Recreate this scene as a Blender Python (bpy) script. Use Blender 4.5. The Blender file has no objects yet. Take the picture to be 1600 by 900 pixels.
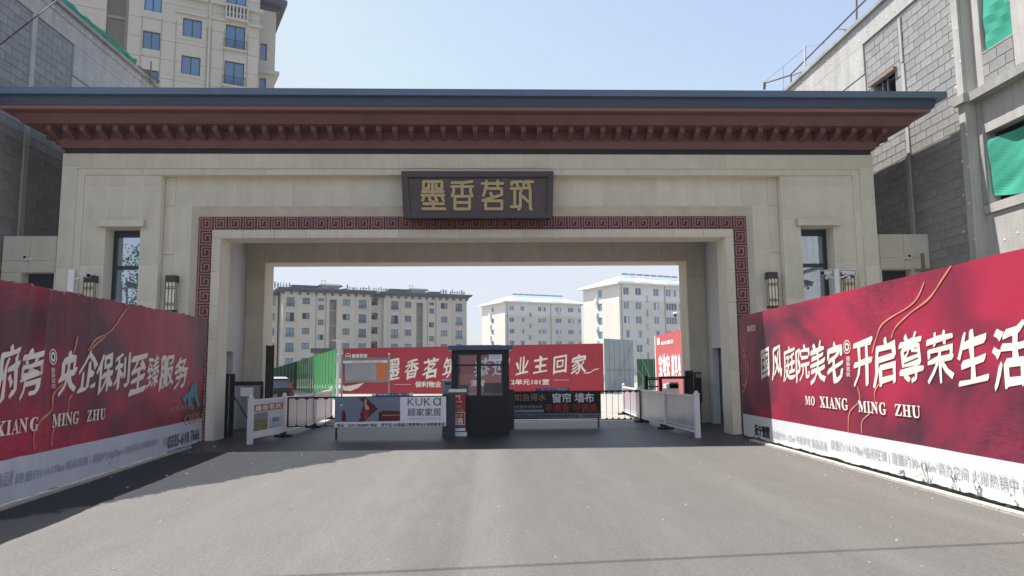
import bpy, bmesh, math, random
from mathutils import Vector, Matrix, noise
R = math.radians
random.seed(7)
sc = bpy.context.scene
C = sc.collection

# ---------------------------------------------------------------- camera
F_PX = 1134.4755
YAW, PITCH, ROLL = 0.035671, 0.110427, -0.00858
CAM = Vector((0.2393, -16.9585, 1.6))
cy_, sy_, cp_, sp_ = math.cos(YAW), math.sin(YAW), math.cos(PITCH), math.sin(PITCH)
FW = Vector((sy_*cp_, cy_*cp_, sp_)); RT0 = Vector((cy_, -sy_, 0)); UP0 = RT0.cross(FW)
RT = math.cos(ROLL)*RT0 + math.sin(ROLL)*UP0
UP = -math.sin(ROLL)*RT0 + math.cos(ROLL)*UP0
cd = bpy.data.cameras.new('camera'); cam = bpy.data.objects.new('camera', cd); C.objects.link(cam)
cd.sensor_width = 36; cd.lens = F_PX/1600*36; cd.clip_start = 0.1; cd.clip_end = 3000
cam.matrix_world = Matrix(((RT.x, UP.x, -FW.x, CAM.x), (RT.y, UP.y, -FW.y, CAM.y), (RT.z, UP.z, -FW.z, CAM.z), (0, 0, 0, 1)))
sc.camera = cam
# ---------------------------------------------------------------- sky and sun
SUN = Vector((-.42, .12, 1)).normalized()
w = bpy.data.worlds.new('World'); sc.world = w; w.use_nodes = True
wt = w.node_tree; wt.nodes.clear()
wo = wt.nodes.new('ShaderNodeOutputWorld'); wb = wt.nodes.new('ShaderNodeBackground'); sk = wt.nodes.new('ShaderNodeTexSky')
sk.sky_type = 'NISHITA'; sk.sun_disc = False
sk.sun_elevation = math.asin(SUN.z); sk.sun_rotation = math.atan2(SUN.x, SUN.y)
sk.air_density = 1.0; sk.dust_density = 2.0; sk.ozone_density = 1.5
wb.inputs['Strength'].default_value = 0.15
hs_ = wt.nodes.new('ShaderNodeHueSaturation'); hs_.inputs['Saturation'].default_value = .76; hs_.inputs['Value'].default_value = .67
mn = wt.nodes.new('ShaderNodeMix'); mn.data_type = 'RGBA'; mn.blend_type = 'DARKEN'; mn.inputs[0].default_value = 1; mn.inputs[7].default_value = (2.08, 2.26, 2.58, 1)
wt.links.new(sk.outputs[0], hs_.inputs['Color']); wt.links.new(hs_.outputs[0], mn.inputs[6]); wt.links.new(mn.outputs[2], wb.inputs[0]); wt.links.new(wb.outputs[0], wo.inputs[0])
sl = bpy.data.lights.new('sun', 'SUN'); sun = bpy.data.objects.new('sun', sl); C.objects.link(sun)
sl.energy = 3.7; sl.angle = R(0.53); sl.color = (1, .965, .91)
sun.rotation_euler = SUN.to_track_quat('Z', 'Y').to_euler(); sun.location = (-20, 5, 40)
sc.view_settings.view_transform = 'Standard'; sc.view_settings.look = 'None'
sc.view_settings.exposure = 1.27; sc.view_settings.gamma = 1
sc.cycles.max_bounces = 8

# ---------------------------------------------------------------- turning photo points into places
def ray(x, y): return RT*((x-800)/F_PX) + UP*((450-y)/F_PX) + FW
def G(x, y, z=0.0):
    d = ray(x, y); return CAM + d*((z-CAM.z)/d.z)
def Y(x, y, yv):
    d = ray(x, y); return CAM + d*((yv-CAM.y)/d.y)
def X(x, y, xv):
    d = ray(x, y); return CAM + d*((xv-CAM.x)/d.x)
def V(x, y, A, B):
    n = Vector((-(B[1]-A[1]), B[0]-A[0], 0)); d = ray(x, y)
    return CAM + d*(n.dot(Vector((A[0], A[1], 0))-CAM)/n.dot(d))

# ---------------------------------------------------------------- materials
def mat(name, col, rough=.8, col2=None, scale=3., detail=6, bump=0., bscale=40., metal=0., spec=None, rnd=0., stretch=(1, 1, 1), coat=0., stain=0.):
    m = bpy.data.materials.new(name); m.use_nodes = True
    nt = m.node_tree; N = nt.nodes; L = nt.links
    b = N['Principled BSDF']; b.inputs['Roughness'].default_value = rough; b.inputs['Metallic'].default_value = metal
    if spec is not None: b.inputs['Specular IOR Level'].default_value = spec
    if coat: b.inputs['Coat Weight'].default_value = coat
    tc = N.new('ShaderNodeTexCoord'); mp = N.new('ShaderNodeMapping'); L.new(tc.outputs['Object'], mp.inputs[0]); mp.inputs['Scale'].default_value = stretch
    col = tuple(col)+(1,)
    out = None
    if col2 is not None:
        nz = N.new('ShaderNodeTexNoise'); nz.inputs['Scale'].default_value = scale; nz.inputs['Detail'].default_value = detail; nz.inputs['Roughness'].default_value = .6
        L.new(mp.outputs[0], nz.inputs['Vector'])
        rp = N.new('ShaderNodeValToRGB'); rp.color_ramp.elements[0].position = .32; rp.color_ramp.elements[1].position = .68
        rp.color_ramp.elements[0].color = col; rp.color_ramp.elements[1].color = tuple(col2)+(1,)
        L.new(nz.outputs['Fac'], rp.inputs[0]); out = rp.outputs[0]
    if stain:
        m2 = N.new('ShaderNodeMapping'); L.new(tc.outputs['Object'], m2.inputs[0]); m2.inputs['Scale'].default_value = (5, 5, .55)
        o2 = N.new('ShaderNodeObjectInfo'); va = N.new('ShaderNodeVectorMath'); va.operation = 'ADD'; L.new(m2.outputs[0], va.inputs[0]); L.new(o2.outputs['Location'], va.inputs[1])
        n3 = N.new('ShaderNodeTexNoise'); n3.inputs['Scale'].default_value = .8; n3.inputs['Detail'].default_value = 7; n3.inputs['Roughness'].default_value = .65; L.new(va.outputs[0], n3.inputs['Vector'])
        r3 = N.new('ShaderNodeMapRange'); L.new(n3.outputs['Fac'], r3.inputs[0]); r3.inputs[1].default_value = .42; r3.inputs[2].default_value = .75; r3.inputs[3].default_value = 1.; r3.inputs[4].default_value = 1-stain
        x3 = N.new('ShaderNodeMix'); x3.data_type = 'RGBA'; x3.blend_type = 'MULTIPLY'; x3.inputs[0].default_value = 1
        if out: L.new(out, x3.inputs[6])
        else: x3.inputs[6].default_value = col
        L.new(r3.outputs[0], x3.inputs[7]); out = x3.outputs[2]
    if rnd:
        oi = N.new('ShaderNodeObjectInfo'); mr = N.new('ShaderNodeMapRange'); L.new(oi.outputs['Random'], mr.inputs[0])
        mr.inputs[3].default_value = 1-rnd; mr.inputs[4].default_value = 1+rnd
        mx = N.new('ShaderNodeMix'); mx.data_type = 'RGBA'; mx.blend_type = 'MULTIPLY'; mx.inputs[0].default_value = 1
        if out: L.new(out, mx.inputs[6])
        else: mx.inputs[6].default_value = col
        L.new(mr.outputs[0], mx.inputs[7]); out = mx.outputs[2]
    if out: L.new(out, b.inputs['Base Color'])
    else: b.inputs['Base Color'].default_value = col
    if bump:
        n2 = N.new('ShaderNodeTexNoise'); n2.inputs['Scale'].default_value = bscale; n2.inputs['Detail'].default_value = 5
        L.new(mp.outputs[0], n2.inputs['Vector'])
        bp = N.new('ShaderNodeBump'); bp.inputs['Strength'].default_value = bump; bp.inputs['Distance'].default_value = .02
        L.new(n2.outputs['Fac'], bp.inputs['Height']); L.new(bp.outputs[0], b.inputs['Normal'])
    return m

def glass(name, tint=(.8, .85, .9), base=.02):
    m = bpy.data.materials.new(name); m.use_nodes = True; nt = m.node_tree; N = nt.nodes; L = nt.links; N.clear()
    o = N.new('ShaderNodeOutputMaterial'); t = N.new('ShaderNodeBsdfTransparent'); g = N.new('ShaderNodeBsdfGlossy'); g.inputs['Roughness'].default_value = .02
    t.inputs[0].default_value = tuple(tint)+(1,)
    fr = N.new('ShaderNodeFresnel'); fr.inputs[0].default_value = 1.5
    ad = N.new('ShaderNodeMath'); ad.operation = 'ADD'; ad.inputs[1].default_value = base; ad.use_clamp = True; L.new(fr.outputs[0], ad.inputs[0])
    mx = N.new('ShaderNodeMixShader'); L.new(ad.outputs[0], mx.inputs[0]); L.new(t.outputs[0], mx.inputs[1]); L.new(g.outputs[0], mx.inputs[2]); L.new(mx.outputs[0], o.inputs[0])
    return m

M = {}
M['stone'] = mat('beige_stone', (.69, .635, .535), .85, (.60, .55, .455), 2.2, 9, .35, 90, rnd=.045, stretch=(1, 1, .45), stain=.11)
M['joint'] = mat('pale_joint', (.78, .74, .62), .9)
M['plaster'] = mat('white_plaster', (.68, .68, .70), .9, (.60, .60, .62), 1.2)
M['fascia'] = mat('slate_blue_metal', (.085, .125, .19), .42, (.105, .15, .22), 1.5, 4, metal=.3, stretch=(.3, 1, 3))
M['fascia2'] = mat('dark_slate_metal', (.042, .070, .125), .4, (.055, .088, .15), 1.5, 4, metal=.3, stretch=(.3, 1, 3))
M['oxred'] = mat('oxblood_paint', (.145, .060, .056), .65, (.175, .078, .070), 1.3, 5, .1, 30)
M['gap'] = mat('dark_gap', (.03, .03, .03), .9)
M['fret_base'] = mat('fret_base_red', (.075, .016, .02), .6, rnd=.1)
M['fret_line'] = mat('fret_line_red', (.32, .15, .14), .6, rnd=.1)
M['plaque'] = mat('plaque_brown', (.055, .035, .035), .45, (.075, .05, .05), 2, 4)
M['plaque_rim'] = mat('plaque_rim', (.045, .035, .036), .4)
M['gold'] = mat('dull_gold', (.48, .37, .17), .5, (.4, .3, .14), 8)
M['darkframe'] = mat('dark_blue_frame', (.02, .028, .045), .4)
M['glassdark'] = mat('reflecting_glass', (.02, .03, .04), .03, spec=.9, metal=.0)
M['mirror'] = mat('mirror_coated_glass', (.42, .49, .58), .015, metal=.9)
M['aptglass'] = mat('blue_window_glass', (.09, .20, .36), .08, spec=.8, rnd=.35)
M['aptglass2'] = mat('blue_grey_window_glass', (.13, .22, .30), .12, spec=.6, rnd=.5)
M['glass'] = glass('clear_glass')
M['frost'] = mat('frosted_panel', (.36, .40, .50), .25, (.27, .31, .41), 1.3)
M['frostpink'] = mat('pink_frosted_panel', (.42, .33, .40), .3, (.34, .29, .37), 1.6)
M['white'] = mat('white_paint', (.74, .75, .78), .45, (.68, .69, .71), 4)
M['whitep'] = mat('white_print', (.8, .8, .82), .6)
M['cream'] = mat('cream_print', (.80, .74, .64), .6, (.84, .80, .74), 3)
M['black'] = mat('black_metal', (.012, .013, .017), .5, spec=.3)
M['blackp'] = mat('black_print', (.014, .014, .018), .6, spec=.3)
M['greyp'] = mat('grey_print', (.33, .34, .37), .6)
M['paleg'] = mat('faint_grey_print', (.40, .41, .43), .6)
M['dgreyp'] = mat('dark_grey_print', (.13, .13, .15), .6)
M['concrete'] = mat('raw_concrete', (.40, .39, .37), .95, (.30, .29, .28), 1.6, 9, .5, 30, stain=.25)
M['concretel'] = mat('pale_concrete', (.50, .485, .46), .95, (.41, .395, .375), 1.3, 9, .4, 30, stain=.22)
M['block'] = mat('grey_block', (.34, .335, .325), .95, (.27, .265, .26), 4, 8, .6, 60, rnd=.11)
M['mortar'] = mat('mortar', (.27, .265, .26), .98, (.33, .32, .31), 3)
M['dot'] = mat('foam_anchor_dot', (.75, .74, .70), .9)
M['void'] = mat('dark_interior', (.02, .02, .022), .9)
M['net'] = mat('green_netting', (.03, .29, .20), .8, (.045, .36, .25), 1.5, 7, .03, 18)
M['beige'] = mat('apartment_beige', (.55, .52, .455), .9, (.50, .47, .41), .35, 6)
M['beige2'] = mat('apartment_taupe', (.34, .315, .275), .9, (.30, .28, .245), .5, 6)
M['beige3'] = mat('apartment_pale_trim', (.52, .50, .45), .9)
M['sage'] = mat('apartment_cream', (.70, .69, .63), .9, (.65, .64, .58), .2, 5)
M['offw'] = mat('apartment_white', (.82, .81, .78), .9, (.78, .77, .74), .2, 5)
M['roofdark'] = mat('dark_roof', (.06, .07, .10), .6, (.08, .09, .12), 1.)
M['roofpale'] = mat('pale_metal_roof', (.44, .45, .46), .65, (.38, .40, .43), .3)
M['roofblue'] = mat('blue_metal_roof', (.27, .36, .46), .6, (.32, .40, .49), .5)
M['roofpink'] = mat('pinkish_metal_roof', (.50, .44, .40), .6)
M['redb'] = mat('red_banner', (.40, .032, .05), .8, (.33, .024, .045), .6, 4)
M['redb2'] = mat('salmon_red_banner', (.50, .10, .11), .7, (.46, .08, .09), .6, 4)
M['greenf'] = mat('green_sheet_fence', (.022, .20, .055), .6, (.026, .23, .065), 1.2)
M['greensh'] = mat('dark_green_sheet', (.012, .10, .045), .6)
M['greyf'] = mat('grey_sheet_fence', (.30, .34, .36), .5, (.26, .30, .33), 1.)
M['steel'] = mat('galvanised_steel', (.32, .33, .34), .45, (.25, .25, .26), 5, metal=.5)
M['rust'] = mat('rusty_pipe', (.22, .16, .12), .7, (.15, .12, .11), 6)
M['wood'] = mat('weathered_wood', (.30, .22, .15), .9, (.22, .16, .11), 6)
M['lampb'] = mat('bronze_lamp', (.05, .032, .026), .5)
M['lampg'] = mat('cream_lamp_glass', (.86, .80, .62), .4)
M['orange'] = mat('orange_print', (.60, .17, .05), .6)
M['bluep'] = mat('blue_print', (.05, .10, .30), .6)
M['wine'] = mat('wine_print', (.13, .01, .018), .6)
M['slate'] = mat('slate_blue_print', (.17, .20, .27), .6, (.21, .245, .32), 1.5)
M['skin'] = mat('beige_print', (.55, .42, .32), .6)
M['redp'] = mat('red_print', (.38, .03, .03), .6)
M['yellowp'] = mat('olive_print', (.32, .30, .06), .7, (.10, .12, .04), 18)
M['teal'] = mat('blue_green_print', (.05, .18, .30), .6, (.10, .30, .42), 9)
M['leaf'] = mat('weed_leaf', (.07, .11, .035), .8, (.12, .15, .06), 6)
M['crown'] = mat('tree_leaf', (.05, .12, .025), .7, (.09, .19, .04), 3)
M['bark'] = mat('bark', (.09, .065, .045), .9)
M['car'] = mat('dark_car_paint', (.012, .014, .02), .25, coat=.8)
M['tyre'] = mat('tyre_rubber', (.02, .02, .02), .9)
M['taillight'] = mat('red_tail_light', (.45, .03, .02), .2, coat=.5)
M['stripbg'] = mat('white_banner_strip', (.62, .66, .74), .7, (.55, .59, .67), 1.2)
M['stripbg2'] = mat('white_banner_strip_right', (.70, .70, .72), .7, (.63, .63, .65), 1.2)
M['kerb'] = mat('pale_kerb', (.50, .47, .42), .95, (.36, .34, .30), 5, 8, .5, 40)
M['dirt'] = mat('dirt', (.13, .115, .095), .98, (.20, .18, .15), 8, 8, .6, 30)
M['trellis'] = mat('dark_weathered_slat', (.045, .045, .035), .8, (.06, .055, .045), 5)
M['golden'] = mat('gold_print_line', (.55, .20, .12), .6, (.66, .32, .20), 3)

def banner_mat():
    m = bpy.data.materials.new('crimson_brocade_print'); m.use_nodes = True; nt = m.node_tree; N = nt.nodes; L = nt.links
    b = N['Principled BSDF']; b.inputs['Roughness'].default_value = .55
    tc = N.new('ShaderNodeTexCoord'); mp = N.new('ShaderNodeMapping'); L.new(tc.outputs['Object'], mp.inputs[0])
    mp.inputs['Rotation'].default_value = (R(35), 0, 0); mp.inputs['Scale'].default_value = (1, .42, .75)
    n1 = N.new('ShaderNodeTexNoise'); n1.inputs['Scale'].default_value = .85; n1.inputs['Detail'].default_value = 3; n1.inputs['Distortion'].default_value = .8
    L.new(mp.outputs[0], n1.inputs['Vector'])
    r1 = N.new('ShaderNodeValToRGB'); e = r1.color_ramp.elements
    e[0].position = .38; e[0].color = (.085, .018, .038, 1); e[1].position = .64; e[1].color = (.40, .020, .060, 1)
    k = e.new(.50); k.color = (.22, .018, .048, 1)
    L.new(n1.outputs['Fac'], r1.inputs[0])
    mp2 = N.new('ShaderNodeMapping'); L.new(tc.outputs['Object'], mp2.inputs[0]); mp2.inputs['Rotation'].default_value = (R(40), 0, 0); mp2.inputs['Scale'].default_value = (1, 1.2, 5)
    n2 = N.new('ShaderNodeTexNoise'); n2.inputs['Scale'].default_value = 5; n2.inputs['Detail'].default_value = 8; n2.inputs['Roughness'].default_value = .7; n2.inputs['Distortion'].default_value = 1.5
    L.new(mp2.outputs[0], n2.inputs['Vector'])
    r2 = N.new('ShaderNodeMapRange'); r2.inputs[1].default_value = .3; r2.inputs[2].default_value = .7; r2.inputs[3].default_value = .5; r2.inputs[4].default_value = 1.65
    L.new(n2.outputs['Fac'], r2.inputs[0])
    n3 = N.new('ShaderNodeTexNoise'); n3.inputs['Scale'].default_value = .55; n3.inputs['Detail'].default_value = 2; L.new(mp.outputs[0], n3.inputs['Vector'])
    r3 = N.new('ShaderNodeMapRange'); r3.inputs[1].default_value = .42; r3.inputs[2].default_value = .62; L.new(n3.outputs['Fac'], r3.inputs[0])
    mm = N.new('ShaderNodeMix'); mm.data_type = 'FLOAT'; L.new(r3.outputs[0], mm.inputs[0]); mm.inputs[2].default_value = 1.; L.new(r2.outputs[0], mm.inputs[3])
    mx = N.new('ShaderNodeMix'); mx.data_type = 'RGBA'; mx.blend_type = 'MULTIPLY'; mx.inputs[0].default_value = 1
    L.new(r1.outputs[0], mx.inputs[6]); L.new(mm.outputs[0], mx.inputs[7]); L.new(mx.outputs[2], b.inputs['Base Color'])
    return m
M['brocade'] = banner_mat()

def asphalt_mat():
    m = bpy.data.materials.new('asphalt_road'); m.use_nodes = True; nt = m.node_tree; N = nt.nodes; L = nt.links
    b = N['Principled BSDF']; b.inputs['Specular IOR Level'].default_value = .35
    tc = N.new('ShaderNodeTexCoord'); sx = N.new('ShaderNodeSeparateXYZ'); L.new(tc.outputs['Object'], sx.inputs[0])
    def math_(op, a, b_=None, clamp=False):
        n = N.new('ShaderNodeMath'); n.operation = op; n.use_clamp = clamp
        for i, v in enumerate((a, b_)):
            if v is None: continue
            if isinstance(v, (int, float)): n.inputs[i].default_value = v
            else: L.new(v, n.inputs[i])
        return n.outputs[0]
    def nz(scale, detail=6, st=(1, 1, 1), rough=.6, dist=0):
        mp = N.new('ShaderNodeMapping'); mp.inputs['Scale'].default_value = st; L.new(tc.outputs['Object'], mp.inputs[0])
        n = N.new('ShaderNodeTexNoise'); n.inputs['Scale'].default_value = scale; n.inputs['Detail'].default_value = detail; n.inputs['Roughness'].default_value = rough; n.inputs['Distortion'].default_value = dist
        L.new(mp.outputs[0], n.inputs['Vector']); return n.outputs['Fac']
    def mixc(f, a, b_, mode='MIX'):
        x = N.new('ShaderNodeMix'); x.data_type = 'RGBA'; x.blend_type = mode
        if isinstance(f, (int, float)): x.inputs[0].default_value = f
        else: L.new(f, x.inputs[0])
        for i, v in ((6, a), (7, b_)):
            if isinstance(v, tuple): x.inputs[i].default_value = v+(1,)
            else: L.new(v, x.inputs[i])
        return x.outputs[2]
    wob = math_('MULTIPLY', math_('SUBTRACT', nz(2.4, 10, rough=.75), .5), .9)
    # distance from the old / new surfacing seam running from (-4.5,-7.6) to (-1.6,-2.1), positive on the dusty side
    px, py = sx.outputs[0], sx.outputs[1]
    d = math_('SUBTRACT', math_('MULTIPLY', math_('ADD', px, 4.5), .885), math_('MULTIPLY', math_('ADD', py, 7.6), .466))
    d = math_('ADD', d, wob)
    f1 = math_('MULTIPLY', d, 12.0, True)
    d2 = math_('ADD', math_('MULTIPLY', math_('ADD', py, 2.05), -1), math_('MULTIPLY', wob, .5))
    off_gate_shade = math_('MULTIPLY', d2, 4.0, True)  # fresh asphalt tone carried under the gate, its shade put into the colour
    dusty = math_('MULTIPLY', f1, off_gate_shade)
    big = nz(.5, 5, (1, .35, 1)); fine = nz(38, 5, rough=.85); mid = nz(3.5, 8, (1.4, .25, 1), .65)
    old = mixc(mid, (.100, .096, .090), (.168, .161, .152))
    old = mixc(math_('MULTIPLY', math_('SUBTRACT', big, .35), 2.2, True), old, (.140, .134, .126))
    # the laying seam down the middle: the right half is a shade darker and browner
    half = math_('MULTIPLY', math_('ADD', math_('SUBTRACT', px, .22), math_('MULTIPLY', wob, .12)), 3., True)
    old = mixc(half, old, mixc(1., old, (.86, .845, .84), 'MULTIPLY'))
    trk = math_('MULTIPLY', math_('SUBTRACT', math_('SINE', math_('ADD', math_('MULTIPLY', px, 3.9), math_('MULTIPLY', wob, 2.2))), .35), 1.2, True)
    trk = math_('MULTIPLY', trk, math_('MULTIPLY', math_('SUBTRACT', nz(.45, 4, (1, .3, 1)), .35), 2.5, True), True)
    old = mixc(math_('MULTIPLY', trk, .32), old, (.20, .193, .182))
    seam = math_('MULTIPLY', math_('MULTIPLY', math_('ADD', math_('SUBTRACT', .08, px), math_('MULTIPLY', wob, .05)), 12., True), math_('MULTIPLY', math_('ADD', px, math_('ADD', .72, math_('MULTIPLY', wob, .3))), 2.4, True), True)
    seam = math_('MULTIPLY', math_('MULTIPLY', seam, nz(20, 6, rough=.85)), 1.25, True)
    seam = math_('MULTIPLY', seam, math_('MULTIPLY', math_('SUBTRACT', nz(.9, 5, (2.2, .6, 1)), .28), 2.6, True), True)
    old = mixc(seam, old, (.088, .084, .081))
    new = mixc(mid, (.020, .023, .030), (.034, .036, .042))  # fresh asphalt and the shade under the gate share this bluish dark
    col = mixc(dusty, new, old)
    sp = math_('MULTIPLY', math_('SUBTRACT', nz(2.6, 6, (1, 3.2, 1), .7, 1.), .64), 9., True)
    col = mixc(math_('MULTIPLY', sp, .45), col, (.085, .08, .076))
    st = math_('MULTIPLY', math_('SUBTRACT', nz(1.1, 9, (6, .35, 1), .7), .56), 5., True)
    col = mixc(math_('MULTIPLY', st, .38), col, (.10, .095, .09))
    pal = math_('GREATER_THAN', nz(9, 1, dist=.5), .80)
    col = mixc(math_('MULTIPLY', pal, .5), col, (.34, .33, .31))
    md = N.new('ShaderNodeMapRange'); L.new(nz(22, 6, rough=.75), md.inputs[0]); md.inputs[1].default_value = .3; md.inputs[2].default_value = .7; md.inputs[3].default_value = .86; md.inputs[4].default_value = 1.14
    col = mixc(1., col, md.outputs[0], 'MULTIPLY')
    fr = N.new('ShaderNodeMapRange'); L.new(fine, fr.inputs[0]); fr.inputs[1].default_value = .3; fr.inputs[2].default_value = .7; fr.inputs[3].default_value = .66; fr.inputs[4].default_value = 1.34
    col = mixc(1., col, fr.outputs[0], 'MULTIPLY')
    L.new(col, b.inputs['Base Color'])
    rr = N.new('ShaderNodeMapRange'); L.new(off_gate_shade, rr.inputs[0]); rr.inputs[3].default_value = .46; rr.inputs[4].default_value = .95
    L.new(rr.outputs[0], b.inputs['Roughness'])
    bp = N.new('ShaderNodeBump'); bp.inputs['Strength'].default_value = .35; bp.inputs['Distance'].default_value = .01; L.new(nz(120, 3), bp.inputs['Height']); L.new(bp.outputs[0], b.inputs['Normal'])
    return m
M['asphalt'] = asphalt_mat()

# ---------------------------------------------------------------- mesh and object helpers
class MB:
    def __init__(s): s.v = []; s.f = []; s.m = []
    def quad(s, a, b, c, d, mi=0):
        n = len(s.v); s.v += [tuple(a), tuple(b), tuple(c), tuple(d)]; s.f.append((n, n+1, n+2, n+3)); s.m.append(mi)
    def poly(s, pts, mi=0):
        n = len(s.v); s.v += [tuple(p) for p in pts]; s.f.append(tuple(range(n, n+len(pts)))); s.m.append(mi)
    def hexa(s, P, mi=0):  # P: 4 bottom, 4 top, counter-clockwise seen from above
        n = len(s.v); s.v += [tuple(p) for p in P]
        for f in ((3, 2, 1, 0), (4, 5, 6, 7), (0, 1, 5, 4), (1, 2, 6, 5), (2, 3, 7, 6), (3, 0, 4, 7)):
            s.f.append(tuple(n+i for i in f)); s.m.append(mi)
    def box(s, x0, x1, y0, y1, z0, z1, mi=0):
        if x0 > x1: x0, x1 = x1, x0
        if y0 > y1: y0, y1 = y1, y0
        if z0 > z1: z0, z1 = z1, z0
        s.hexa([(x0, y0, z0), (x1, y0, z0), (x1, y1, z0), (x0, y1, z0), (x0, y0, z1), (x1, y0, z1), (x1, y1, z1), (x0, y1, z1)], mi); return s
    def obox(s, a, b, wdt, z0, z1, mi=0, z1b=None):  # upright board from a to b (xy), thickness wdt centred
        a = Vector((a[0], a[1], 0)); b = Vector((b[0], b[1], 0)); d = (b-a).normalized(); n = Vector((-d.y, d.x, 0))*wdt/2
        q = [a-n, b-n, b+n, a+n]
        z1b = z1 if z1b is None else z1b
        s.hexa([(p.x, p.y, z0) for p in q]+[(p.x, p.y, zt_) for p, zt_ in zip(q, (z1, z1b, z1b, z1))], mi); return s
    def tube(s, a, b, r, n=8, mi=0, r2=None):
        a = Vector(a); b = Vector(b); r2 = r if r2 is None else r2
        d = (b-a).normalized(); u = d.orthogonal().normalized(); v = d.cross(u); k = len(s.v)
        for i in range(n):
            t = 2*math.pi*i/n; o = u*math.cos(t)+v*math.sin(t); s.v.append(tuple(a+o*r)); s.v.append(tuple(b+o*r2))
        for i in range(n):
            j = (i+1) % n; s.f.append((k+2*i, k+2*j, k+2*j+1, k+2*i+1)); s.m.append(mi)
        s.f.append(tuple(k+2*i for i in reversed(range(n)))); s.m.append(mi)
        s.f.append(tuple(k+2*i+1 for i in range(n))); s.m.append(mi); return s
    def ball(s, c, r, mi=0, n=8, k=5, sq=(1, 1, 1)):
        b = len(s.v)
        for i in range(k+1):
            p = math.pi*i/k
            for j in range(n):
                t = 2*math.pi*j/n
                s.v.append((c[0]+r*sq[0]*math.sin(p)*math.cos(t), c[1]+r*sq[1]*math.sin(p)*math.sin(t), c[2]+r*sq[2]*math.cos(p)))
        for i in range(k):
            for j in range(n):
                jj = (j+1) % n; s.f.append((b+i*n+j, b+(i+1)*n+j, b+(i+1)*n+jj, b+i*n+jj)); s.m.append(mi)
        return s
    def mesh(s, name, mats):
        me = bpy.data.meshes.new(name); me.from_pydata(s.v, [], s.f); me.update()
        for mm in mats: me.materials.append(M[mm] if isinstance(mm, str) else mm)
        if len(mats) > 1: me.polygons.foreach_set('material_index', s.m)
        return me

WP = {}; LOCAL = set()
def link(name, me, parent=None, local=False, loc=None, rot=None):
    if parent is not None and parent.name in LOCAL: local = True
    o = bpy.data.objects.new(name, me); C.objects.link(o)
    if loc is not None: o.location = loc
    if rot is not None: o.rotation_euler = rot
    if parent is not None:
        o.parent = parent
        if not local: o.matrix_parent_inverse = Matrix.Translation(-WP[parent.name])
        if parent.name in LOCAL: LOCAL.add(o.name)
    WP[o.name] = Vector(loc) if loc is not None else Vector((0, 0, 0))
    return o
def part(name, mb, mats, parent, local=False, loc=None, rot=None, label=None):
    if isinstance(mats, (str, bpy.types.Material)): mats = [mats]
    me = mb.mesh(name, mats) if isinstance(mb, MB) else mb
    o = link(name, me, parent, local, loc, rot)
    if label: o['label'] = label
    return o
def thing(name, label, cat, loc=(0, 0, 0), rot=None, group=None):
    o = bpy.data.objects.new(name, None); C.objects.link(o); o.location = loc; o.empty_display_size = .3
    if rot is not None: o.rotation_euler = rot; LOCAL.add(o.name)
    WP[o.name] = Vector(loc); o['label'] = label; o['category'] = cat
    if group: o['group'] = group
    return o
def struct(name, mb, mats):
    o = part(name, mb, mats, None); o['kind'] = 'structure'; return o

def copy_thing(o, loc, rotz, label):
    c = o.copy(); C.objects.link(c); c.location = loc; c.rotation_euler = (0, 0, rotz); c['label'] = label
    def rec(src, dst):
        for ch in [k for k in src.children]:
            d = ch.copy(); C.objects.link(d); d.parent = dst; rec(ch, d)
    rec(o, c)
    return c

def grid_wall(mb, u0, u1, z0, z1, holes, v0, v1, mi=0):
    us = sorted({u0, u1, *[h for q in holes for h in q[:2] if u0 < h < u1]})
    for a, b in zip(us[:-1], us[1:]):
        m = (a+b)/2; hs = sorted([(max(z0, q[2]), min(z1, q[3])) for q in holes if q[0] < m < q[1]])
        z = z0
        for h0, h1 in hs:
            if h0 >= z1 or h1 <= z0: continue
            if h0 > z+1e-4: mb.box(a, b, v0, v1, z, h0, mi)
            z = max(z, h1)
        if z < z1-1e-4: mb.box(a, b, v0, v1, z, z1, mi)

# ---------------------------------------------------------------- lettering
_tc = {}; ASP = {}
def glyphs(s, bold=0., spacing=1., res=2, shear=0.):
    key = (s, bold, spacing, res, shear)
    if key in _tc: return _tc[key]
    cu = bpy.data.curves.new('t', 'FONT'); cu.body = s; cu.size = 1; cu.offset = bold; cu.space_character = spacing; cu.resolution_u = res; cu.shear = shear
    ob = bpy.data.objects.new('t', cu); C.objects.link(ob); bpy.context.view_layer.update()
    me = bpy.data.meshes.new_from_object(ob.evaluated_get(bpy.context.evaluated_depsgraph_get()))
    vs = [tuple(v.co) for v in me.vertices]; fs = [tuple(p.vertices) for p in me.polygons]
    bpy.data.objects.remove(ob); bpy.data.curves.remove(cu); bpy.data.meshes.remove(me)
    xs = [v[0] for v in vs]; ys = [v[1] for v in vs]
    bb = (min(xs), max(xs), min(ys), max(ys))
    vs = [((v[0]-bb[0])/(bb[1]-bb[0]), (v[1]-bb[2])/(bb[3]-bb[2])) for v in vs]
    ASP[key] = (bb[1]-bb[0], bb[3]-bb[2])
    _tc[key] = (vs, fs); return _tc[key]
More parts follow.
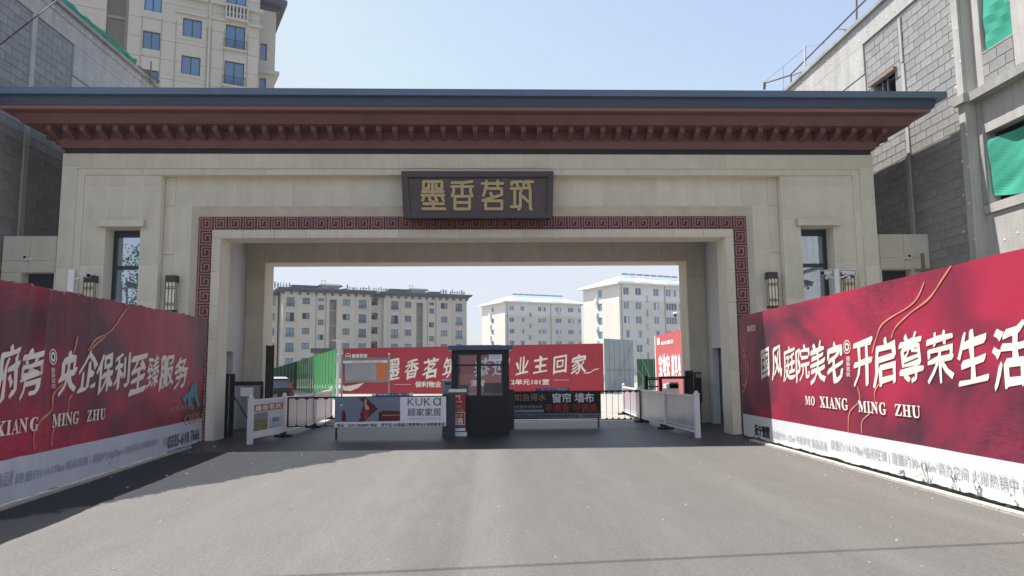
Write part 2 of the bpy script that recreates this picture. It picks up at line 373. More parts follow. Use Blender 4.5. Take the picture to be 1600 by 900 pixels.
def put_text(mb, s, box, f, mi=0, bold=0., spacing=1., nib=0, brush=False, lift=0., res=2):
    """box=(s0,s1,z0,z1) on a surface; f(s,z,off) gives the world point; nib = broad-nib strokes"""
    off_ = 0.
    vs, fs = glyphs(s, off_, spacing, res)
    asp = ASP[(s, off_, spacing, res, 0.)]; fat = bold*1.3
    s0, s1, z0, z1 = box
    copies = 5 if nib else (5 if fat else 1)
    seed = (hash_(s)*7.1, s0*3.3)
    for c in range(copies):
        t = (c-(copies-1)/2)/max(1, copies-1)
        k = len(mb.v)
        for x, y in vs:
            if brush:
                n = noise.noise((x*2.3+seed[0], y*2.3+seed[1], 1.)); wgt = 0
                n2 = noise.noise((x*2.1+9+seed[0], y*2.1+seed[1], 5.))
                n3 = noise.noise((x*9+seed[0], y*9+seed[1], 3.))
                wv = nib*(.45+1.3*abs(noise.noise((x*3.1+seed[1], y*3.1, 7.)))*2)
                x2 = x + n*.07 + n3*.012 + (y-.5)*.08 + t*wv*.8; y2 = y + n2*.06 + (x-.5)*.14 + n3*.012 + t*wv*.75
            elif fat: x2 = x+(0 if c == 4 else fat*(1, 1, -1, -1)[c])/asp[0]; y2 = y+(0 if c == 4 else fat*(1, -1, 1, -1)[c])/asp[1]
            else: x2, y2 = x+t*nib*.5, y+t*nib
            mb.v.append(tuple(f(s0+(s1-s0)*x2, z0+(z1-z0)*y2, lift+.0005*c)))
        for q in fs: mb.f.append(tuple(k+i for i in q)); mb.m.append(mi)
def hash_(s): return (sum(ord(c)*(i+3) for i, c in enumerate(s)) % 97)/9.
def flat_poly(mb, pts, f, lift, mi=0):
    mb.poly([f(a, b, lift) for a, b in pts], mi)
def ribbon(mb, pts, wd, f, lift, mi=0):
    """smooth band through (s,z) points"""
    P = [Vector(p) for p in pts]; S = []
    for i in range(len(P)-1):
        p0 = P[max(0, i-1)]; p1 = P[i]; p2 = P[i+1]; p3 = P[min(len(P)-1, i+2)]
        for k in range(6):
            t = k/6; S.append(.5*((2*p1)+(-p0+p2)*t+(2*p0-5*p1+4*p2-p3)*t*t+(-p0+3*p1-3*p2+p3)*t**3))
    S.append(P[-1]); k = len(mb.v)
    for i, p in enumerate(S):
        d = (S[min(i+1, len(S)-1)]-S[max(i-1, 0)]).normalized(); n = Vector((-d.y, d.x))*wd/2*(.7+.6*abs(math.sin(i*.37)))
        mb.v.append(tuple(f(p.x+n.x, p.y+n.y, lift))); mb.v.append(tuple(f(p.x-n.x, p.y-n.y, lift)))
    for i in range(len(S)-1): mb.f.append((k+2*i, k+2*i+1, k+2*i+3, k+2*i+2)); mb.m.append(mi)
def strokes(mb, polylines, wd, f, lift, depth=.02, mi=0):
    n = 0
    for pl in polylines:
        for i, p in enumerate(pl):
            n += 1; L = lift+depth+.0004*(n % 30); k = len(mb.v); N = 10
            for j in range(N):
                t = 2*math.pi*j/N; mb.v.append(tuple(f(p[0]+wd/2*math.cos(t), p[1]+wd/2*math.sin(t), L)))
            for j in range(N):
                t = 2*math.pi*j/N; mb.v.append(tuple(f(p[0]+wd/2*math.cos(t), p[1]+wd/2*math.sin(t), lift)))
            mb.f.append(tuple(range(k, k+N))); mb.m.append(mi)
            for j in range(N): mb.f.append((k+j, k+(j+1) % N, k+N+(j+1) % N, k+N+j)); mb.m.append(mi)
            if i:
                n += 1; L = lift+depth+.0004*(n % 30)
                a = Vector(pl[i-1]); b = Vector(p); d = (b-a).normalized(); q = Vector((-d.y, d.x))*wd/2
                c4 = [a-q, b-q, b+q, a+q]; k = len(mb.v)
                mb.v += [tuple(f(c.x, c.y, L)) for c in c4]+[tuple(f(c.x, c.y, lift)) for c in c4]
                mb.f.append((k, k+1, k+2, k+3)); mb.m.append(mi)
                for j in range(4): mb.f.append((k+j, k+(j+1) % 4, k+4+(j+1) % 4, k+4+j)); mb.m.append(mi)

# ================================================================ GROUND
mb = MB(); mb.quad((-600, -200, -.03), (600, -200, -.03), (600, 900, -.03), (-600, 900, -.03)); struct('ground', mb, 'dirt')
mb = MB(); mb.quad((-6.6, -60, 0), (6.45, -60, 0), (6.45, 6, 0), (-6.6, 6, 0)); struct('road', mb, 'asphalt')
M['yardc'] = mat('sunlit_concrete', (.27, .255, .225), .9, (.33, .31, .27), .6, 8, .3, 30)
mb = MB(); mb.quad((-20, 6.0, .004), (20, 6.0, .004), (20, 60, .004), (-20, 60, .004)); struct('yard', mb, 'yardc')
# kerbs along the two hoardings
def kerb(pts, wd, h, name):
    mb = MB()
    for a, b in zip(pts[:-1], pts[1:]): mb.obox(a, b, wd, -.02, h)
    return struct(name, mb, 'kerb')
AR, BR = (6.13, -.33), (6.05, -9.2)
AL, BL = (-6.21, -.1), (-5.60, -7.9)
def on(A, B, y): t = (y-A[1])/(B[1]-A[1]); return (A[0]+(B[0]-A[0])*t, y)
segs = [-1.2-1.3*i for i in range(11)]
kr = MB(); kl = MB(); d1 = MB(); d2 = MB()
for a, b in zip(segs[:-1], segs[1:]):
    pa, pb = on(AR, BR, a), on(AR, BR, b+.012)
    kr.obox((pa[0]-.17, pa[1]), (pb[0]-.17, pb[1]), .11, -.02, .035+random.uniform(0, .008))
    pa, pb = on(AL, BL, a), on(AL, BL, b+.012)
    kl.obox((pa[0]+.13, pa[1]), (pb[0]+.13, pb[1]), .07, -.02, .03+random.uniform(0, .008))
struct('kerb', kr, 'kerb'); struct('kerb', kl, 'kerb')
for A, B, sg, nm in ((AR, BR, -1, d1), (AL, BL, 1, d2)):
    pts = []
    for i in range(40):
        y = -.9-.34*i; p = on(A, B, y)
        pts.append((p, .10+.05*random.random()))
    for (p, w0), (q, w1) in zip(pts[:-1], pts[1:]):
        nm.quad((p[0]+.02*-sg, p[1], .008), (q[0]+.02*-sg, q[1], .008), (q[0]+sg*w1, q[1], .006), (p[0]+sg*w0, p[1], .006))
struct('dirt_verge', d1, 'dirt'); struct('dirt_verge', d2, 'dirt')

rr = random.Random(11)
q = MB()
for i in range(150):
    x = rr.uniform(-5.6, 5.6); y = rr.uniform(-13, -1); r = rr.uniform(.006, .016)
    if rr.random() < .45: x = (-5.75+rr.random()*.25) if rr.random() < .5 else 5.8-rr.random()*.25
    q.hexa([(x-r, y-r, 0), (x+r, y-r*.7, 0), (x+r, y+r, 0), (x-r*.8, y+r, 0), (x-r*.6, y-r*.6, r), (x+r*.5, y-r*.5, r*.8), (x+r*.6, y+r*.6, r), (x-r*.5, y+r*.5, r*.9)])
o = part('gravel', q, 'kerb', None); o['kind'] = 'stuff'; o['label'] = 'scattered pale grit lying on the road'
# ================================================================ THE ENTRANCE GATE
gate = thing('entrance_gate', 'wide beige stone estate gateway with red fret band and dark overhanging roof across the road', 'gateway', (0, 0, 0))
def S(y): return (16.96+y)/16.96
def sx(x, y): return x*S(y)
def sz(z, y): return 1.6+(z-1.6)*S(y)
stone_i = [0]
def slab(x0, x1, y0, z0, z1, t=.02):
    """one stone facing panel whose front is at y0"""
    g = .005
    if x1-x0 < .04 or z1-z0 < .04: return
    key = (round(x1-x0, 3), round(z1-z0, 3), t)
    if key not in slab.c:
        b = MB(); hx, hz = (x1-x0)/2-g, (z1-z0)/2-g; c = .004
        n = 0; b.v = [(-hx, t, -hz), (hx, t, -hz), (hx, t, hz), (-hx, t, hz), (-hx, c, -hz), (hx, c, -hz), (hx, c, hz), (-hx, c, hz), (-hx+c, 0, -hz+c), (hx-c, 0, -hz+c), (hx-c, 0, hz-c), (-hx+c, 0, hz-c)]
        b.f = [(0, 1, 5, 4), (1, 2, 6, 5), (2, 3, 7, 6), (3, 0, 4, 7), (4, 5, 9, 8), (5, 6, 10, 9), (6, 7, 11, 10), (7, 4, 8, 11), (8, 9, 10, 11)]; b.m = [0]*9
        slab.c[key] = b.mesh('stone_panel', ['stone'])
    stone_i[0] += 1
    link('stone_panel', slab.c[key], gate, True, ((x0+x1)/2, y0+random.uniform(0, .002), (z0+z1)/2))
slab.c = {}
core = MB(); T = .006
XO, ZO = 9.68, 6.71
# backing masses (pale mortar shows in the joints)
def ring(mbx, xo, zo, xi, zi, y0, y1):
    mbx.box(-xo, -xi, y0, y1, 0, zo); mbx.box(xi, xo, y0, y1, 0, zo); mbx.box(-xi, xi, y0, y1, zi, zo)
ring(core, XO, ZO, 9.35, 6.37, T, 1.2)
ring(core, 9.35, 6.37, 9.20, 6.22, .05+T, 1.2)
WX0, WX1, WZ0, WZ1 = 7.86, 8.66, 1.4, 4.96     # window opening in each wing
for s in (-1, 1):
    hol = [(WX0, WX1, WZ0, WZ1)] if s > 0 else [(-WX1, -WX0, WZ0, WZ1)]
    a, b = (7.42, 9.20) if s > 0 else (-9.20, -7.42)
    grid_wall(core, a, b, 0, 6.22, hol, .10+T, .75)
cx1, cz1 = sx(7.39, .1), 6.22
fx, fz = sx(6.65, .30), sz(5.45, .30)           # outer edge of the splay
qx, qz = sx(6.49, .44), sz(5.20, .44)           # outer edge of the fret band
tx, tz = sx(6.15, .34), sz(4.875, .34)          # outer edge of the inner trim
jx, jz = sx(5.955, .30), sz(4.68, .30)          # clear opening
core.box(-7.42, 7.42, .32+T, .75, fz, 6.22); core.box(-7.42, -fx, .32+T, .75, 0, fz); core.box(fx, 7.42, .32+T, .75, 0, fz)
part('wall_core', core, 'joint', gate)
# splayed reveal round the fret band
sp = MB()
for s in (-1, 1):
    P = [(s*fx, .32, 0), (s*qx, .46, 0), (s*qx, .46, qz), (s*fx, .32, fz)]
    if s > 0: P.reverse()
    sp.quad(*P)
    sp.box(s*fx, s*qx, .46, .75, 0, qz)
sp.quad((-fx, .32, fz), (-qx, .46, qz), (qx, .46, qz), (fx, .32, fz)); sp.box(-qx, qx, .465, .75, qz+.001, fz)
part('splayed_reveal', sp, 'stone', gate)
# fret backing + inner trim + jambs
fb = MB(); ring(fb, qx, qz, tx-.02, tz-.02, .478, .75); part('fret_backing', fb, 'fret_base', gate)
jb = MB()
for s in (-1, 1): jb.box(s*jx, s*tx, .32, .95, 0, tz)
jb.box(-jx, jx, .32, .95, jz, tz); part('inner_trim', jb, 'joint', gate)
# stone facing: outer band
n = 27; stp = 2*XO/n
for i in range(n): slab(-XO+i*stp, -XO+(i+1)*stp, 0, 6.375, ZO)
for s in (-1, 1):
    z = 6.375
    for k in range(6):
        z2 = z-.80 if k < 5 else 1.8
        a, b = sorted((s*9.35, s*XO)); slab(a, b, 0, z2, z)
        a, b = sorted((s*9.205, s*9.35)); slab(a, b, .05, z2-.3, min(z-.3, 6.22)) if k else slab(a, b, .05, z2-.3, 6.365)
        z = z2
n = 13
for i in range(n):
    stp = 2*9.20/n; slab(-9.20+i*stp, -9.20+(i+1)*stp, .05, 6.225, 6.365)
# wings
for s in (-1, 1):
    cols = [7.42, 7.86, 8.25, 8.66, 9.20]; rows = [6.22, 5.93, 5.12, 4.96, 4.05, 3.2, 2.35, 1.4, .7, 0]
    for i in range(4):
        for j in range(len(rows)-1):
            if cols[i] >= WX0-.01 and cols[i+1] <= WX1+.01 and rows[j] <= WZ1+.01 and rows[j+1] >= WZ0-.01: continue
            if rows[j+1] < 1.3: continue
            if abs(rows[j]-5.12) < .01: continue
            z0, z1 = rows[j+1], rows[j]
            if z1 == 4.96: z1 = 5.12
            a, b = sorted((s*cols[i], s*cols[i+1])); slab(a, b, .10, z0, z1)
    a, b = sorted((s*7.86, s*8.25)); slab(a, b, .10, 4.97, 5.12); a, b = sorted((s*8.25, s*8.66)); slab(a, b, .10, 4.97, 5.12)
# centre field
n = 21; a0 = -7.16; stp = 14.32/n
for i in range(n): slab(a0+i*stp, a0+(i+1)*stp, .32, fz+.002, 6.215)
for s in (-1, 1):
    a, b = sorted((s*7.16, s*7.415)); slab(a, b, .29, 1.9, 6.215) if False else None
    for z0, z1 in ((fz, 6.215), (4.35, fz), (3.3, 4.35), (2.2, 3.3), (1.3, 2.2)):
        a, b = sorted((s*7.165, s*7.415)); slab(a, b, .30, z0, z1, .04)
        a, b = sorted((s*fx, s*7.155))
        if z0 < 5.4: slab(a, b, .32, z0, z1)
# inner trim facing
n = 17; stp = 2*tx/n
for i in range(n): slab(-tx+i*stp, -tx+(i+1)*stp, .30, jz+.003, tz)
for s in (-1, 1):
    z = jz
    for k in range(6):
        z2 = z-.8 if k < 5 else 0
        a, b = sorted((s*jx, s*tx)); slab(a, b, .30, z2, z); z = z2
# window hoods
for s in (-1, 1):
    hb = MB(); a, b = sorted((s*7.74, s*8.78)); hb.box(a, b, -.02, .3, 4.965, 5.13)
    part('window_hood', hb, 'stone', gate)
    # window in the niche
    a, b = sorted((s*WX0, s*WX1)); wf = MB(); yv = .50
    for q in ((a, a+.09, WZ0, WZ1), (b-.09, b, WZ0, WZ1), (a+.09, b-.09, WZ1-.16, WZ1), (a+.09, b-.09, 4.02, 4.11), (a+.09, b-.09, WZ0, WZ0+.1)):
        wf.box(q[0], q[1], yv, yv+.08, q[2], q[3])
    wfo = part('window_frame', wf, 'darkframe', gate)
    for z0, z1 in ((4.11, WZ1-.16), (WZ0+.1, 4.02)):
        pn = MB(); pn.box(a+.09, b-.09, yv+.03, yv+.04, z0, z1); part('pane', pn, 'mirror', wfo)
# fret tiles
def tile_mesh(wd, ht):
    b = MB(); t = .012; b.box(-wd/2+.004, wd/2-.004, 0, t, -ht/2+.004, ht/2-.004, 0)
    path = [(.10, .96), (.10, .08), (.90, .08), (.90, .90), (.27, .90), (.27, .27), (.73, .27), (.73, .72), (.46, .72), (.46, .47)]
    lw = .085
    for (x0, z0), (x1, z1) in zip(path[:-1], path[1:]):
        xa, xb = sorted((x0, x1)); za, zb = sorted((z0, z1))
        if xb-xa > .01: xa, xb, za, zb = xa+lw/2, xb-lw/2, za-lw/2, zb+lw/2
        else: xa, xb, za, zb = xa-lw/2, xb+lw/2, za-lw/2, zb+lw/2
        b.box((xa-.5)*wd, (xb-.5)*wd, -.014, .001, (za-.5)*ht, (zb-.5)*ht, 1)
    return b.mesh('fret_tile', ['fret_base', 'fret_line'])
n = 39; stp = 2*qx/n; hh = qz-tz
tm = tile_mesh(stp, hh)
for i in range(n): link('fret_tile', tm, gate, True, (-qx+(i+.5)*stp, .464, tz+hh/2))
nn = 14; st2 = tz/nn; tm2 = tile_mesh(qx-tx, st2)
for s in (-1, 1):
    for i in range(nn): link('fret_tile', tm2, gate, True, (s*(qx+tx)/2, .464, (i+.5)*st2))
# the passage: white side walls with a door each, rear piers, rear beam, ceiling
for s in (-1, 1):
    sw = MB()
    hol = (2.78, 3.60, 0, 2.12) if s > 0 else (2.35, 3.15, 0, 2.12)
    tmp = MB(); grid_wall(tmp, .95, 3.98, 0, 5.5, [hol], 0, .3)
    for f in range(0, len(tmp.v), 8):
        P = tmp.v[f:f+8]
        y0 = min(p[0] for p in P); y1 = max(p[0] for p in P); z0 = min(p[2] for p in P); z1 = max(p[2] for p in P)
        sw.box(s*6.66, s*6.96, y0, y1, z0, z1)
    part('passage_wall', sw, 'plaster', gate)
for s, (y0, y1) in ((-1, (2.35, 3.15)), (1, (2.78, 3.60))):
    db = MB(); db.box(s*6.84, s*6.90, y0, y1, 0, 2.12); dr = part('door', db, 'darkframe', gate)
    gb = MB(); gb.box(s*6.825, s*6.84, y0+.22, y1-.22, .3, 1.9); part('pane', gb, 'mirror', dr)
rp = MB(); px_ = 6.12
for s in (-1, 1):
    rp.box(s*px_, s*9.6, 4.0, 4.85, 0, 6.7); rp.box(s*(jx+.001), s*9.6, .75, .95, 0, jz) if False else None
rp.box(-px_, px_, 4.0, 4.85, 4.69, 6.7)
part('rear_portal', rp, 'stone', gate)
for s in (-1, 1):                                    # facing slabs on the rear piers
    for z0, z1 in ((0, 1.05), (1.05, 2.1), (2.1, 3.15), (3.15, 4.2), (4.2, 5.25)):
        a, b = sorted((s*px_, s*6.65)); slab(a, b, 3.985, z0, z1, .014)
for i in range(17):
    stp = 2*px_/17; slab(-px_+i*stp, -px_+(i+1)*stp, 3.985, 4.70, 5.45, .014)
cl = MB(); cl.box(-6.66, 6.66, .95, 4.0, 5.46, 5.6); cl.box(-9.6, 9.6, .75, 4.0, 5.6, 6.7)
for s in (-1, 1):
    cl.box(s*6.96, s*9.6, .95, 4.0, 0, 5.6); cl.box(s*jx, s*9.6, .751, .9499, 0, 5.6) if False else None
    cl.box(s*tx, s*9.6, .76, .9505, 0, 5.6)
cl.box(-tx, tx, .76, .9505, tz, 5.6)
part('inner_mass', cl, 'plaster', gate)
# roof: stacked eaves
def eave(o0, o1, z0, z1, zz=None):
    """a band whose outer edge runs from overhang o0 at its foot to o1 at its top"""
    b = MB(); D = 5.0
    xa, xb = 9.68+o0, 9.68+o1
    b.hexa([(-xa, -o0, z0), (xa, -o0, z0), (xa, D+o0, z0), (-xa, D+o0, z0), (-xb, -o1, z1), (xb, -o1, z1), (xb, D+o1, z1), (-xb, D+o1, z1)])
    return b
part('eave_gap', eave(-.03, -.03, ZO+.001, 6.83), 'gap', gate)
part('lower_cornice', eave(.05, .10, 6.83, 7.03), 'oxred', gate)
part('bracket_backing', eave(.08, .10, 7.03, 7.34), 'oxred', gate)
part('upper_cornice', eave(.60, .74, 7.22+.02, 7.43), 'oxred', gate)
part('cornice_step', eave(.68, .88, 7.43, 7.46), 'oxred', gate)
part('cornice_lip', eave(.93, .95, 7.46, 7.535), mat('oxblood_light', (.25, .115, .11), .5), gate)
part('lower_fascia', eave(.985, 1.03, 7.535, 7.71), 'fascia2', gate)
part('upper_fascia', eave(1.19, 1.19, 7.71, 7.86), 'fascia', gate)
rf = MB(); b0 = 11.0
rf.hexa([(-10.87+.03, -1.16, 7.861), (10.84, -1.16, 7.861), (10.84, 6.16, 7.861), (-10.84, 6.16, 7.861), (-8, 1.8, 8.0), (8, 1.8, 8.0), (8, 3.2, 8.0), (-8, 3.2, 8.0)])
part('roof_sheet', rf, 'fascia2', gate)
bk = MB(); bk.v = [(-.055, -.58, 7.235), (.055, -.58, 7.235), (.055, -.07, 7.04), (-.055, -.07, 7.04), (-.055, -.58, 7.12), (.055, -.58, 7.12), (.055, -.07, 7.035-.001), (-.055, -.07, 7.034)]
bk = MB(); bk.hexa([(-.055, -.50, 7.11), (.055, -.50, 7.11), (.055, -.06, 6.99), (-.055, -.06, 6.99), (-.055, -.50, 7.24), (.055, -.50, 7.24), (.055, -.06, 7.24), (-.055, -.06, 7.24)])
bm_ = bk.mesh('bracket', ['oxred'])
for i in range(53): link('bracket', bm_, gate, True, (-9.75+i*19.5/52, 0, 0))
for s in (-1, 1):
    for i in range(13): link('bracket', bm_, gate, True, (s*9.68, .2+i*.38, 0), (0, 0, s*math.pi/2))
# facade name board
yp = .0
def fp(a, b, off=0): return Vector((a, -.14-off+(6.25-b)*0.02, b))
pl = MB(); L0, L1, B0, B1 = -1.76, 1.86, 5.13, 6.27
pl.hexa([(-1.70, -.10, 5.16), (1.82, -.10, 5.16), (1.76, .32, 5.16), (-1.66, .32, 5.16), (L0, -.10, B1), (L1, -.10, B1), (L1, .30, B1), (L0, .30, B1)])
plq = part('name_board', pl, 'plaque', gate, label='dark brown name board with four gold characters')
pr = MB()
def Pq(x, y, o=.10): p = Y(x, y, -o-.02); return p
T0, T1, U0, U1 = Y(628, 269, -.12), Y(864, 268.5, -.12), Y(634, 341, -.12), Y(862, 341, -.12)
def bar(a, b, w_, d0, d1):
    a = Vector(a); b = Vector(b); d = (b-a).normalized(); n = Vector((-d.z, 0, d.x))*w_
    q = [a, b, b+n, a+n]; pr.hexa([(p.x, d1, p.z) for p in q][::1]+[(p.x, d0, p.z) for p in q])
bar(U0, U1, .13, -.17, -.09); bar(T0-Vector((0, 0, .13)), T1-Vector((0, 0, .13)), .13, -.17, -.09)
bar(T0, U0, .12, -.165, -.09); bar(U1, T1, .12, -.165, -.09)
part('board_rim', pr, 'plaque_rim', plq)
def zz(lst):
    out = []
    for pline in lst:
        q = []
        for (x, y) in pline:
            P = Y(640+x/7.62, 270+y/7.62, -.12); q.append((P.x, P.z))
        out.append(q)
    return out
MO = [[(165, 200), (165, 105), (385, 105), (385, 200)], [(165, 190), (230, 190), (230, 140)], [(385, 190), (315, 190), (315, 140)], [(275, 105), (275, 268)], [(155, 228), (400, 228)], [(148, 270), (408, 270)],
      [(172, 285), (155, 332)], [(232, 285), (248, 332)], [(302, 285), (325, 332)], [(385, 285), (405, 332)], [(168, 370), (405, 370)], [(285, 345), (285, 430)], [(158, 430), (420, 430)]]
XI = [[(505, 118), (640, 118), (742, 104)], [(502, 165), (750, 165)], [(625, 118), (625, 280)], [(528, 165), (524, 225), (508, 278)], [(722, 165), (726, 225), (744, 278)], [(540, 280), (540, 432)], [(540, 282), (714, 282)], [(540, 355), (714, 355)], [(540, 432), (714, 432)], [(714, 282), (714, 432)]]
MI = [[(862, 128), (1108, 128)], [(915, 98), (915, 160)], [(1050, 98), (1050, 160)], [(905, 170), (898, 215), (878, 272)], [(905, 190), (1095, 190), (1098, 262), (870, 332)], [(965, 242), (978, 275)], [(905, 335), (905, 432), (1098, 432), (1098, 335), (925, 335)]]
ZH = [[(1215, 142), (1218, 112), (1335, 106)], [(1272, 125), (1290, 160)], [(1355, 150), (1372, 108), (1465, 108)], [(1405, 125), (1428, 158)], [(1207, 190), (1330, 188)], [(1252, 190), (1252, 405)], [(1207, 408), (1290, 402)], [(1318, 240), (1318, 400), (1297, 438)], [(1318, 235), (1345, 182), (1425, 180), (1436, 205), (1436, 425), (1450, 436)], [(1345, 280), (1412, 345)]]
for ch in (MO, XI, MI, ZH):
    g_ = MB(); strokes(g_, zz(ch), .068, lambda a, b, off: Vector((a, -.10-off, b)), .001, .03)
    part('gold_character', g_, 'gold', plq)

# side wings beside the gate
for s in (-1, 1):
    nm = 'left' if s < 0 else 'right'
    t = thing('gate_side_wall', 'low beige stone side wall with dark doorway at the %s end of the gateway' % nm, 'wall', (s*10.6, .5, 0), group='low walls flanking the gateway')
    b = MB(); x0, x1 = sorted((s*9.99, s*11.24)); hol = (s*10.02, s*10.78); hol = (min(hol), max(hol), 0, 3.96)
    grid_wall(b, x0, x1, 0, 4.84, [hol], .52, .9)
    part('wall', b, 'joint', t)
    for (u0, u1) in ((9.99, 10.6), (10.6, 11.24)):
        for (z0, z1) in ((4.25, 4.84), (3.97, 4.25)):
            a, c = sorted((s*u0, s*u1)); q = MB(); q.box(a+.004, c-.004, .50, .519, z0+.004, z1-.004); part('stone_panel', q, 'stone', t)
    q = MB(); a, c = sorted((s*10.78, s*11.24)); q.box(a+.004, c-.004, .50, .519, 1.5, 3.96); part('stone_panel', q, 'stone', t)
    q = MB(); a, c = sorted((s*10.02, s*10.78)); q.box(a, c, .80, .84, 0, 3.96); part('door', q, 'darkframe', t)
    q = MB(); q.box(s*9.6, s*9.99, .52, .9, 0, 4.84); part('return_wall', q, 'stone', t)
    # small white camera on the wall
    P = Y(43, 405, .5) if s < 0 else Y(1417, 403, .5)
    c_ = thing('wall_camera', 'tiny white dome camera on the low side wall %s of the gateway' % nm, 'camera', P, group='small white dome cameras')
    q = MB(); q.ball((0, -.07, 0), .055); q.box(-.12, .12, -.03, 0, -.03, .02); part('housing', q, 'white', c_, True)
    q = MB(); q.ball((0, -.11, .03), .035); part('lens', q, 'black', c_, True)
# wooden slat leaning on the right side wall
t = thing('wooden_slat', 'weathered crossed wooden slats fixed on the right side wall by the grey building', 'slat', (11.05, .47, 3.9))
q = MB(); q.box(-.045, .03, -.02, .01, -.35, .45); part('upright', q, 'wood', t, True)
q = MB(); q.box(-.25, .22, -.045, -.021, .0, .05); part('crosspiece', q, 'wood', t, True)

# wall lanterns
def lantern(x, y, ztop, label, w_=.235, h_=.86):
    t = thing('wall_lantern', label, 'wall lamp', (x, y, ztop-h_), group='brown wall lanterns with cream glass')
    d = .2
    c_ = MB(); c_.box(-w_/2, w_/2, -d, 0, h_-.16, h_); part('cap', c_, 'lampb', t, True); c_ = MB(); c_.box(-w_/2+.01, w_/2-.01, -d+.01, 0, 0, .05); part('base', c_, 'lampb', t, True)
    g_ = MB(); g_.box(-w_/2+.02, w_/2-.02, -d+.02, -.01, .05, h_-.16); part('lamp_glass', g_, 'lampg', t, True)
    b = MB()
    for xx in (-w_/2, -w_/6-.004, w_/6-.004, w_/2-.009): b.box(xx, xx+.009, -d-.002, -d+.016, .05, h_-.16)
    for zv in (.16, .20, h_-.32, h_-.28): b.box(-w_/2+.001, w_/2-.001, -d-.006, -d+.014, zv, zv+.01)
    for sd in (-1, 1):
        for yy in (-.11,): b.box(sd*w_/2-.005, sd*w_/2+.005, yy, yy+.009, .05, h_-.16)
    part('lattice', b, 'lampb', t, True)
P = Y(267, 430, .12); lantern(P.x, .30, P.z, 'brown lantern with cream glass left of the fret band, nearest the opening')
P = Y(139, 430, -.1); lantern(P.x, .10, P.z, 'brown lantern behind the white camera at the far left of the gateway')
P = Y(1207, 425, .12); lantern(P.x, .30, P.z, 'brown lantern just right of the fret band above the red hoarding')
P = Y(1327, 424, -.1); lantern(P.x, .10, P.z, 'brown lantern behind the twin white cameras on the right of the gateway')

# bullet cameras on posts
def bullet(t, p, d, nm='camera_body'):
    d = Vector(d).normalized(); p = Vector(p)
    q = MB(); q.tube(p-d*.14, p+d*.14, .055, 10); u = Vector((0, 0, 1))
    q.hexa([tuple(p+d*a+Vector((-d.y, d.x, 0)).normalized()*b*.065+u*c) for c in (.052, .066) for a, b in ((-.15, -1), (.2, -1), (.2, 1), (-.15, 1))])
    part(nm, q, 'white', t); q = MB(); q.tube(p+d*.14, p+d*.146, .045, 10); part('lens', q, 'black', t)
P = Y(112, 455, -.5); pt = Y(113, 422, -.5)
t = thing('camera_post', 'white post with one bullet camera above the left red hoarding', 'security camera', (P.x, -.5, 0), group='white security camera posts')
q = MB(); q.box(P.x-.065, P.x+.065, -.56, -.44, 0, pt.z); part('post', q, 'white', t)
c0 = Y(133, 429, -.55); bullet(t, c0, (.75, -.5, -.22)); q = MB(); q.tube(Vector((P.x+.06, -.5, c0.z-.1)), c0-Vector((.05, 0, .05)), .02); part('bracket', q, 'white', t)
P = Y(1307, 455, -.5); pt = Y(1306, 421, -.5)
t = thing('camera_post', 'white post with twin bullet cameras above the right red hoarding', 'security camera', (P.x, -.5, 0), group='white security camera posts')
q = MB(); q.box(P.x-.055, P.x+.055, -.56, -.44, 0, pt.z); part('post', q, 'white', t)
for c0, dd, sd in ((Y(1291, 426, -.55), (-.8, -.45, -.12), -1), (Y(1326, 426, -.55), (.8, -.45, -.12), 1)):
    bullet(t, c0, dd); q = MB(); q.tube(Vector((P.x+sd*.05, -.5, c0.z-.13)), c0-Vector((0, 0, .05)), .018); q.ball(c0-Vector((-.0, .0, .12)), .04); part('bracket', q, 'white', t)

# ================================================================ HOARDINGS ALONG THE ROAD
def lin(px, a, b): return a[1]+(b[1]-a[1])*(px-a[0])/(b[0]-a[0])
class Hoard:
    def __init__(s, A, B, y_end, sgn, amp):
        s.A = Vector((A[0], A[1])); s.d = (Vector(B)-s.A).normalized(); s.n = Vector((s.d.y, -s.d.x))
        if s.n.x*sgn > 0: s.n = -s.n          # towards the road
        s.len = (y_end-A[1])/s.d.y; s.amp = amp; s.AA, s.BB = A, B; s.sgn = sgn; s.cr = s.sz(70, 470)[0]
    def w(s, a, z):
        cr = 0.
        if s.sgn < 0:
            u_ = a-s.cr-(2.6-z)*.10
            cr = .05*math.exp(-(u_/.07)**2)*max(0., min(1., (z-.9)/1.2))-.03*math.exp(-((u_-.22)/.12)**2)
        return cr+s.amp*(noise.noise((a*.8, z*.5, 3.+s.sgn))+.35*noise.noise((a*3., z*.6, 8.))+.12*noise.noise((a*9., z*1.2, 8.)))
    def f(s, a, z, off=0.):
        o = .03+off+s.w(a, z); p = s.A+s.d*a+s.n*o
        return Vector((p.x, p.y, z))
    def sz(s, px, py):
        W = V(px, py, s.AA, s.BB); return (Vector((W.x, W.y))-s.A).dot(s.d), W.z
    def sheet(s, mb, z0f, z1f, a0, a1, na, nz, off=0., mi=0):
        k = len(mb.v)
        for i in range(na+1):
            a = a0+(a1-a0)*i/na; zl, zh = z0f(a), z1f(a)
            for j in range(nz+1): mb.v.append(tuple(s.f(a, zl+(zh-zl)*j/nz, off)))
        for i in range(na):
            for j in range(nz):
                q = [k+i*(nz+1)+j, k+(i+1)*(nz+1)+j, k+(i+1)*(nz+1)+j+1, k+i*(nz+1)+j+1]
                if s.sgn > 0: q.reverse()
                mb.f.append(tuple(q)); mb.m.append(mi)
    def box(s, x0, x1, yt, yb):
        m = (yt+yb)/2; a0 = s.sz(x0, m)[0]; a1 = s.sz(x1, m)[0]; c = (x0+x1)/2
        return (a0, a1, s.sz(c, yb)[1], s.sz(c, yt)[1])
